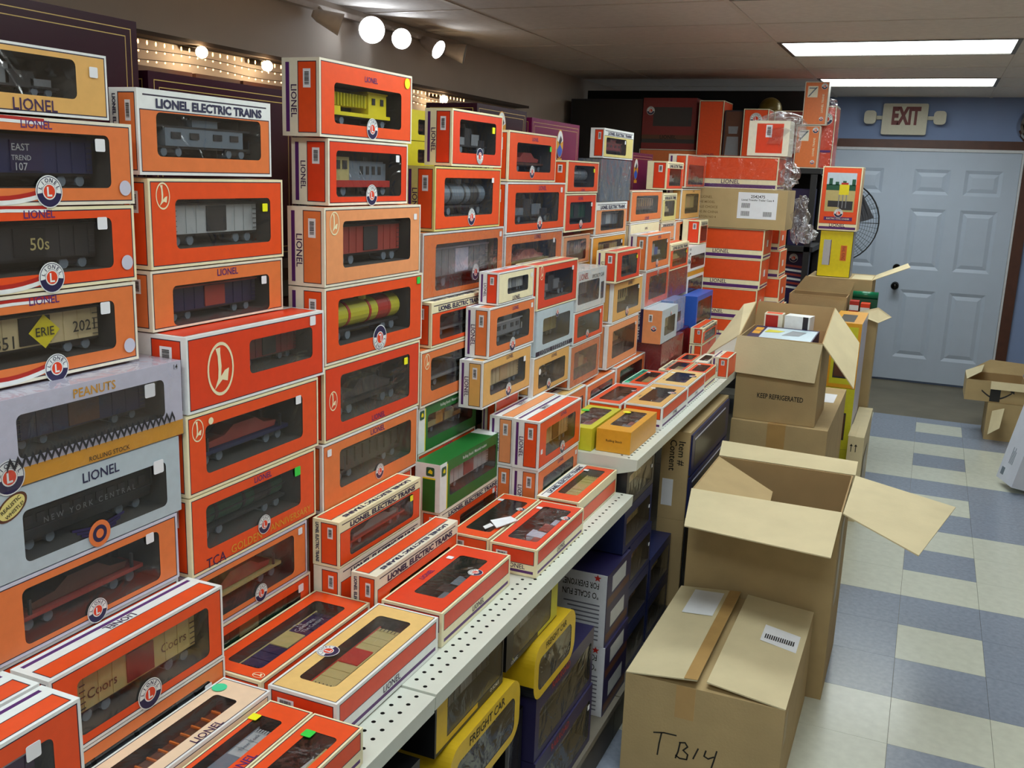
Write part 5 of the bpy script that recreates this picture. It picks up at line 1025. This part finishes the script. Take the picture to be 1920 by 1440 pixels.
mb.build('printed_flag', [card('white'), card('dullred')], r); share(BADGE, 'badge', r, (0, -.175, .43), X3, Z3, .03)

# pedestal fan
r = empty('pedestal_fan', (-.70, 8.05, 0), label='black pedestal fan in front of the blue door', cat='fan'); BLK = mat('fan_black', '18191c', .4, metal=.3)
mb = MB(); mb.cyl((0, 0, 0), (0, 0, .03), .24, .22, n=24); mb.build('base', BLK, r); mb = MB(); mb.cyl((0, .05, .03), (0, .05, 1.40), .018, n=12); mb.build('pole', BLK, r)
FC = Vector((0, -.02, 1.414)); mb = MB(); mb.cyl(FC+Vector((0, .02, 0)), FC+Vector((0, .2, 0)), .09, .06, n=16); mb.build('motor', BLK, r)
mb = MB(); R = .317
def ringwire(mb, rad, y, tube, n=36):
    for i in range(n):
        a0, a1 = 2*math.pi*i/n, 2*math.pi*(i+1)/n
        mb.cyl(FC+Vector((rad*math.cos(a0), y, rad*math.sin(a0))), FC+Vector((rad*math.cos(a1), y, rad*math.sin(a1))), tube, n=4, caps=False)
ringwire(mb, R, -.04, .006)
for q in range(1, 17): ringwire(mb, R*q/17, -.04-.06*(1-(q/17)**2), .0016, 28)
for i in range(8):
    a = 2*math.pi*i/8
    for q in range(4):
        f0, f1 = q/4, (q+1)/4; g = lambda f: FC+Vector((R*f*math.cos(a), -.04-.06*(1-f*f), R*f*math.sin(a))); mb.cyl(g(f0), g(f1), .0025, n=4, caps=False)
mb.build('front_guard', BLK, r)
mb = MB(); ringwire(mb, R, .03, .004)
for i in range(48): a = 2*math.pi*i/48; mb.cyl(FC+Vector((R*math.cos(a), .03, R*math.sin(a))), FC+Vector((.06*math.cos(a), .1, .06*math.sin(a))), .0014, n=3, caps=False)
mb.build('rear_guard', BLK, r)
for k in range(3):
    mb = MB(); pts = []
    for s in range(7):
        f = .2+.75*s/6; a = 2*math.pi*k/3+.2+f*.35; pts.append((a, f))
    top = [FC+Vector((R*.93*f*math.cos(a-.38), -.015, R*.93*f*math.sin(a-.38))) for a, f in pts]; bot = [FC+Vector((R*.93*f*math.cos(a+.38), .02, R*.93*f*math.sin(a+.38))) for a, f in pts]
    for s in range(6): mb.slab([top[s], top[s+1], bot[s+1], bot[s]], .003)
    mb.build('blade', mat('fan_blade', '32343a', .4), r)

# ------------------------------------------------------------------ cartons on the floor
# sealed carton in the foreground
c = carton(-.655, -.208, 2.45, 3.11, 0, .315, 'sealed brown carton marked TB14 in the foreground')
x0, x1, y0, y1, z = -.655, -.208, 2.45, 3.11, .331
xm = -.432
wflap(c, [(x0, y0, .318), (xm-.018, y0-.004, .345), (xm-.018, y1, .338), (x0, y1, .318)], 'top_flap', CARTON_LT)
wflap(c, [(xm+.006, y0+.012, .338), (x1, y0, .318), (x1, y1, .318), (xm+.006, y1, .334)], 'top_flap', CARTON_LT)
wflap(c, [(xm-.055, y0-.0045, .3432), (xm-.017, y0-.0045, .3460), (xm-.017, y1, .3390), (xm-.055, y1, .3365)], 'tape', TAPE, .0006)
mb = MB(); mb.box((-.075, -.3308, .215), (-.02, -.3302, .315)); mb.build('tape', TAPE, c)
wflap(c, [(-.60, 2.89, .3265), (-.50, 2.885, .3362), (-.50, 3.08, .334), (-.60, 3.085, .3255)], 'paper_label', PAPER, .0006)
wflap(c, [(-.335, 2.80, .3322), (-.225, 2.785, .3206), (-.225, 2.90, .3206), (-.335, 2.915, .3318)], 'paper_label', PAPER, .0006)
for k in range(14):
    u = -.325+k*.0065; zf = lambda u: .3338-(u+.335)*.1045
    wflap(c, [(u, 2.82, zf(u)), (u+.0035, 2.82, zf(u+.0035)), (u+.0035, 2.85, zf(u+.0035)), (u, 2.85, zf(u))], 'barcode_print', INK, .0003)
mb = MB(); mb.box((.2235, -.31, .19), (.2242, -.25, .28)); mb.build('paper_label', mat('torn_label', 'b7a684', .8), c)
def strokes(parent, y, strk, m, w=.006):
    mb = MB()
    for s in strk:
        for (ax, az), (bx, bz) in zip(s[:-1], s[1:]):
            d = Vector((bx-ax, 0, bz-az)); n = Vector((-d.z, 0, d.x)).normalized()*w/2; d = d.normalized()*w*.3; a = Vector((ax, y, az))-d; b = Vector((bx, y, bz))+d; mb.face([a-n, b-n, b+n, a+n])
    return mb.build('marker_writing', m, parent)
strokes(c, -.3306, [[(-.13, .150), (-.10, .157), (-.065, .158)], [(-.107, .156), (-.112, .12), (-.115, .083)],
  [(-.052, .14), (-.056, .11), (-.062, .088)], [(-.054, .139), (-.038, .143), (-.03, .132), (-.042, .118), (-.028, .108), (-.03, .092), (-.05, .09), (-.062, .096)],
  [(-.0, .135), (-.012, .1)], [(.022, .135), (.018, .117), (.03, .112), (.045, .122)], [(.052, .142), (.046, .11), (.04, .082)]], INK, .0045)
# tall open carton behind it
c = carton(-.65, -.158, 3.13, 3.585, 0, .665, 'tall open carton with spread flaps behind the sealed one', closed=False)
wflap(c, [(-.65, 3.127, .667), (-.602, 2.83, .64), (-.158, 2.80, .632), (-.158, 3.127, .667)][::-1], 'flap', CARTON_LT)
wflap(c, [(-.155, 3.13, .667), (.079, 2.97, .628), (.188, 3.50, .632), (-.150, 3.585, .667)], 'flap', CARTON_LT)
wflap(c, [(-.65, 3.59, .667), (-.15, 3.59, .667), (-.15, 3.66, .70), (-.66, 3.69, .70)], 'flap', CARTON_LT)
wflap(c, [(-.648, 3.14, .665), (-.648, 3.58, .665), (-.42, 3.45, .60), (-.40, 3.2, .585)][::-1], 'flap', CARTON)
mb = MB(); mb.box((.2465, -.14, .3), (.247, -.02, .6)); mb.build('shipping_label', mat('dull_label', 'b9b2a0', .6), c)
# carton with a strip of tape and the opened carton standing on it
c = carton(-.697, -.298, 4.06, 4.98, 0, .70, 'wide taped carton under the refrigerated carton')
mb = MB(); mb.box((-.045, -.4612, .58), (.03, -.4602, .70)); mb.box((-.045, -.46, .70), (.03, .46, .7008)); mb.build('tape', TAPE, c)
mb = MB(); mb.box((-.055, -.4606, .575), (.0, -.4601, .592)); mb.build('torn_board', mat('torn_board', '7a5c36', .9), c)
mb = MB(); mb.box((.08, .1, .7005), (.17, .3, .7012)); mb.build('shipping_label', PAPER, c)
c = carton(-.697, -.356, 4.09, 4.46, .7015, 1.06, 'open carton printed keep refrigerated, full of boxes', closed=False)
text('KEEP REFRIGERATED', c, (.02, -.185, .11), X3, Z3, INK, w=.19, h=.022, bold=.02)
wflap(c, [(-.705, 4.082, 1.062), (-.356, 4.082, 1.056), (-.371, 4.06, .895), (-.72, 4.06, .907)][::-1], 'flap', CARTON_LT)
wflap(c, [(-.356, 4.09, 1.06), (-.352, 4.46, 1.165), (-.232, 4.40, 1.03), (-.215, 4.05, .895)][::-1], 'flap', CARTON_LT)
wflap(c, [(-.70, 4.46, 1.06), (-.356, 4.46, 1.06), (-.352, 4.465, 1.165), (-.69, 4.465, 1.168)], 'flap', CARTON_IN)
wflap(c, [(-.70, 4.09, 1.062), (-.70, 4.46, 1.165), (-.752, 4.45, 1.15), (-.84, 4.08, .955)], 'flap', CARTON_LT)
wflap(c, [(-.356, 4.09, 1.06), (-.356, 4.46, 1.06), (-.352, 4.46, 1.165)], 'gusset', CARTON_IN); wflap(c, [(-.70, 4.09, 1.06), (-.70, 4.46, 1.06), (-.70, 4.46, 1.165)][::-1], 'gusset', CARTON_IN)
# things in the carton
r = empty('boxed_kit', (-.535, 4.225, .99), (math.radians(6), 0, math.radians(-3)), 'purple-edged white kit box lying in the refrigerated carton', 'box')
mb = MB(); mb.box((-.135, -.105, 0), (.135, .105, .075), 0); layout(mb, (-.135, -.105, .0756), X3, Y3, .27, .21, [(.05, .015, .265, .195, 1), (.008, .07, .04, .12, 2), (.008, .13, .04, .18, 2)], 0); mb.build('carton', [card('navy'), card('paleblue'), card('gold')], r)
mb = MB(); mb.slab([(-.08, .0, .0766), (-.02, .01, .0766), (-.0, .04, .0766), (-.07, .05, .0766)], .0005, 0); mb.slab([(.0, -.03, .0766), (.07, -.02, .0766), (.09, .05, .0766), (.03, .06, .0766)], .0005, 1); mb.build('printed_picture', [card('lime'), card('grey')], r)
mb = MB(); mb.box((-.08, -.09, 0), (.0, 0, .06)); r = empty('small_box', (-.60, 4.385, 1.04), label='small red-topped box at the back of the refrigerated carton', cat='box'); mb = MB(); layout(mb, (-.04, -.035, .09), X3, Y3, .08, .07, [(.006, .006, .074, .064, 1)]); layout(mb, (-.04, -.035, 0), X3, Z3, .08, .09, [(.006, .006, .06, .084, 2)]); mb.box((-.04, -.0345, 0), (.04, .035, .0895), 0); mb.build('carton', [card('ivory'), card('orange'), card('red')], r)
r = empty('small_box', (-.49, 4.37, 1.055), (0, 0, math.radians(-8)), 'small white box with dark side at the back of the refrigerated carton', 'box'); mb = MB(); mb.box((-.055, -.04, 0), (.055, .04, .075), 0); mb.box((.025, -.0408, 0), (.048, -.04, .075), 1); mb.build('carton', [card('white'), card('charcoal')], r)
# items the contents stand on
r = carton(-.69, -.368, 4.11, 4.45, .707, .975, 'orange boxes packed inside the refrigerated carton')
r.children[0].data.materials[0] = card('orange'); r['group'] = 'contents of the cartons'
for nm, a, b in (('inner', (-.645, 4.35, .9755), (-.555, 4.44, 1.039)), ('inner', (-.55, 4.34, .9755), (-.43, 4.42, 1.054))):
    mb = MB(); w, d, h = b[0]-a[0], b[1]-a[1], b[2]-a[2]; mb.box((-w/2, -d/2, 0), (w/2, d/2, h)); o = mb.build('small_box', card('cream')); o.location = ((a[0]+b[0])/2, (a[1]+b[1])/2, a[2]); tag(o, 'cream box under the small '+('red-topped' if a[0] < -.6 else 'white')+' box in the carton', 'box', 'contents of the cartons')
# pale carton beyond, on the floor
c = carton(-.266, -.19, 5.03, 5.76, 0, .45, 'narrow pale carton standing beside the taped carton'); c.children[0].data.materials[0] = CARTON_LT
mb = MB(); mb.box((-.041, -.365, .4502), (-.005, -.1, .452)); mb.build('top_flap', CARTON_LT, c); mb = MB(); mb.box((.0412, -.25, .1), (.0416, .1, .32)); mb.build('shipping_label', mat('dull_label', 'b9b2a0', .6), c)
mb = MB()
for dx in (-.022, .0): mb.box((dx, -.3656, .37), (dx+.004, -.3651, .4)); mb.slab([(dx-.006, -.3656, .4), (dx+.010, -.3656, .4), (dx+.002, -.3656, .412)], .0004)
mb.build('arrow_mark', INK, c)
# yellow-fronted boxes in the aisle beyond the taped carton
G7 = 'yellow boxes beyond the taped carton'
for i, (z0, z1) in enumerate(((.0, .33), (.331, .66), (.661, 1.005))):
    L, H, D = .15, z1-z0-.001, .5; r = empty('train_set_box', (-.345, 5.45, z0), label='yellow and white set box beyond the taped carton, '+['lowest', 'middle', 'topmost'][i], cat='box', group=G7)
    mb = MB(); layout(mb, (-L/2, -D/2, 0), X3, Z3, L, H, [(.015, .02, L-.015, H-.02, 1), (.03, .05, L-.03, H*.6, 2), (.035, .06, L-.035, H*.57, 3)]); mb.box((-L/2, -D/2+.0006, 0), (L/2, D/2, H-.0006), 4); layout(mb, (-L/2, -D/2, H), X3, Y3, L, D, [(.03, .05, L*.7, D*.7, 2)]); mb.build('carton', [card('gold' if i == 2 else 'lime'), card('lime'), card('charcoal'), card('brown'), card('lilac')], r)
# open carton with flap and small things, farther back
c = carton(-.72, -.40, 5.78, 5.98, 0, 1.07, 'torn open carton in front of the yellow box', closed=False)
wflap(c, [(-.72, 5.772, 1.07), (-.40, 5.772, 1.05), (-.42, 5.76, .95), (-.70, 5.76, .96)][::-1], 'flap', CARTON)
wflap(c, [(-.72, 5.98, 1.07), (-.40, 5.98, 1.07), (-.38, 5.985, 1.14), (-.66, 5.985, 1.16)], 'flap', CARTON)
text('www.mth-railking.com', c, (.05, .115, 1.11), X3, Z3, INK, w=.14)
c = carton(-.655, -.285, 6.02, 6.42, 0, 1.155, 'tall carton carrying the yellow box and orange box')
wflap(c, [(-.285, 6.03, 1.158), (-.09, 6.06, 1.245), (-.11, 6.30, 1.25), (-.285, 6.40, 1.158)], 'flap', CARTON_LT, .003); mb = MB(); mb.box((.065, -.19, 1.1552), (.18, .1, 1.158)); mb.build('top_flap', CARTON_LT, c)
c = carton(-.395, -.225, 5.775, 5.98, 0, .985, 'low open carton holding red and green things', closed=False)
wflap(c, [(-.36, 5.773, .987), (-.215, 5.715, .95), (-.149, 5.75, .985), (-.225, 5.773, 1.03)], 'flap', CARTON_LT, .003)
for k, (x, col, lab, z1) in enumerate(((-.36, 'red', 'red and white box poking out of the low carton', 1.05), (-.30, 'redorange', 'red box poking out of the low carton', 1.04))):
    mb = MB(); mb.box((-.025, -.04, 0), (.025, .04, z1-.007), 0); mb.box((-.025, -.0405, z1-.06), (.025, -.04, z1-.03), 1); o = mb.build('small_box', [card(col), card('white')]); o.location = (x, 5.86, .0065); tag(o, lab, 'box', 'contents of the cartons')
r = empty('green_roll', (-.31, 5.94, .0065), label='shiny dark green roll standing in the low carton', cat='roll'); mb = MB(); mb.box((-.07, -.02, 0), (.07, .02, 1.05)); mb.build('carton_sleeve', card('darkgreen'), r); mb = MB(); mb.cyl((-.07, 0, 1.07), (.07, 0, 1.07), .022, n=14); mb.build('roll', mat('green_foil', '0f6a48', .2), r, True)
# yellow box and pictured orange box on the tall carton
r = empty('train_box', (-.515, 6.15, 1.1565), label='bright yellow box standing under the pictured orange box', cat='box', group='boxes on the tall carton'); L, H, D = .19, .275, .18
mb = MB(); layout(mb, (-L/2, -D/2, 0), X3, Z3, L, H, [(.003, .003, L-.003, H-.003, 1)]); mb.box((-L/2, -D/2+.0006, 0), (L/2, D/2, H), 2); mb.build('carton', [card('black'), card('yellow'), card('grey')], r)
mb = MB(); mb.box((-.07, -.0912, .07), (-.03, -.09, .22), 0); mb.box((-.03, -.0912, .07), (-.026, -.09, .22), 1); mb.box((.03, -.0912, .1), (.065, -.09, .19), 2); mb.build('printed_labels', [card('lightgrey'), card('purple'), card('orangecap')], r); text('RAIL KING', r, (.048, -.0912, .145), -Z3, X3, card('dullred'), w=.08, h=.02)
r = empty('train_box', (-.52, 6.15, 1.4325), label='orange box with a coal loader photograph, topmost on the tall carton', cat='box', group='boxes on the tall carton'); L, H, D = .222, .37, .2; b = .007
mb = MB(); layout(mb, (-L/2, -D/2, 0), X3, Z3, L, H, outlined((b, H*.11, L-b, H-b), 1)+[(b, H*.02, L-b, H*.06, 3)]); layout(mb, (L/2, -D/2, 0), Y3, Z3, D, H, outlined((b, b, D-b, H-b), 4)); layout(mb, (-L/2, D/2, 0), -Y3, Z3, D, H, []); layout(mb, (L/2, D/2, 0), -X3, Z3, L, H, []); layout(mb, (-L/2, -D/2, H), X3, Y3, L, D, []); layout(mb, (-L/2, D/2, 0), X3, -Y3, L, D, []); mb.build('carton', [card('cream'), card('orange'), OUTLINE, PUR, card('sand')], r)
text('LIONEL', r, (0, -D/2, H*.085), X3, Z3, DKPUR, w=.09)
y = -D/2-.0006; mb = MB(); q = lambda a, b_, c_, d_, m, k=0: mb.face([((a-.5)*.165, y-k, .11+b_*.225), ((c_-.5)*.165, y-k, .11+b_*.225), ((c_-.5)*.165, y-k, .11+d_*.225), ((a-.5)*.165, y-k, .11+d_*.225)], m)
q(0, 0, 1, 1, 0); q(0, 0, 1, .62, 1, .0002); q(0, .55, 1, .7, 2, .0003); q(.1, .05, .95, .28, 5, .0003); q(.0, .0, .5, .12, 1, .0004); q(.45, .44, .78, .7, 3, .0005); q(.5, .7, .74, .75, 4, .0005)
for a in (.45, .58, .7): q(a, .1, a+.03, .44, 6, .0006)
for a in (.08, .3, .55, .86): q(a, .68, a+.12, .76+.1*((a*37) % 1), 2, .0003)
mb.build('printed_photo', [card('paleblue'), card('khaki'), card('darkgreen'), card('yellow'), card('red'), card('charcoal'), card('grey')], r)
mb = MB(); mb.box((-.08, -D/2-.0012, H*.16), (.08, -D/2, H*.215)); mb.build('printed_bar', PUR, r); text('ELECTRIC COAL LOADER', r, (0, -D/2-.0013, H*.188), X3, Z3, card('cream'), w=.13); share(BADGE, 'badge', r, (0, -D/2-.001, H*.275), X3, Z3, .026)
# cartons and a white box at the right
GR = 'cartons by the right wall'
c = carton(.498, .86, 7.26, 7.6, 0, .262, 'lower carton at right with a raised square flap', group=GR)
wflap(c, [(.515, 7.15, .06), (.58, 7.12, .12), (.60, 7.20, .245), (.53, 7.24, .21)][::-1], 'flap', CARTON_LT, .003)
c = carton(.345, .72, 7.28, 7.62, .2635, .41, 'upper open carton at right with a curved arrow mark', group=GR, closed=False)
wflap(c, [(.345, 7.28, .411), (.43, 7.28, .47), (.46, 7.6, .47), (.345, 7.62, .411)], 'flap', CARTON_LT, .003); wflap(c, [(.50, 7.278, .41), (.72, 7.278, .41), (.72, 7.25, .36), (.50, 7.25, .36)][::-1], 'flap', CARTON_LT, .003); wflap(c, [(.36, 7.62, .411), (.72, 7.62, .411), (.74, 7.66, .49), (.50, 7.66, .50)], 'flap', CARTON, .003)
mb = MB(); mb.box((-.03, -.1712, .005), (.035, -.1702, .146)); mb.build('black_tape', mat('black_tape', '22201e', .4), c)
mb = MB(); P = [(-.085+.19*t, .07-.05*math.sin(math.pi*t)) for t in [i/12 for i in range(13)]]
for a, b in zip(P[:-1], P[1:]): mb.face([(a[0], -.1716, a[1]), (b[0], -.1716, b[1]), (b[0], -.1716, b[1]+.012), (a[0], -.1716, a[1]+.012)])
mb.face([(.09, -.1716, .085), (.12, -.1716, .07), (.118, -.1716, .1)]); mb.build('arrow_mark', mat('black_tape', '22201e', .4), c)
LN = math.radians(12)
r = empty('white_carton', (.59, 5.955, .2*math.sin(LN)+.002), (0, LN, math.radians(18)), 'tall white box leaning at the right edge', 'box'); mb = MB(); mb.box((0, 0, 0), (.2, .22, .95)); mb.build('carton', mat('white_board_box', 'cfd4e2', .55, .04, 10), r)
mb = MB(); mb.box((-.0006, .15, .03), (0, .19, .075)); mb.build('printed_label', card('steel'), r)
for k in range(4): mb = MB(); mb.box((-.0006, .09+k*.014, .11), (0, .096+k*.014, .19+.02*(k % 2))); mb.build('print_line', card('steel'), r)
mb = MB(); mb.face([(-.0006, .05, .36), (-.0006, .09, .37), (-.0006, .075, .42)]); mb.build('printed_mark', card('blue'), r)
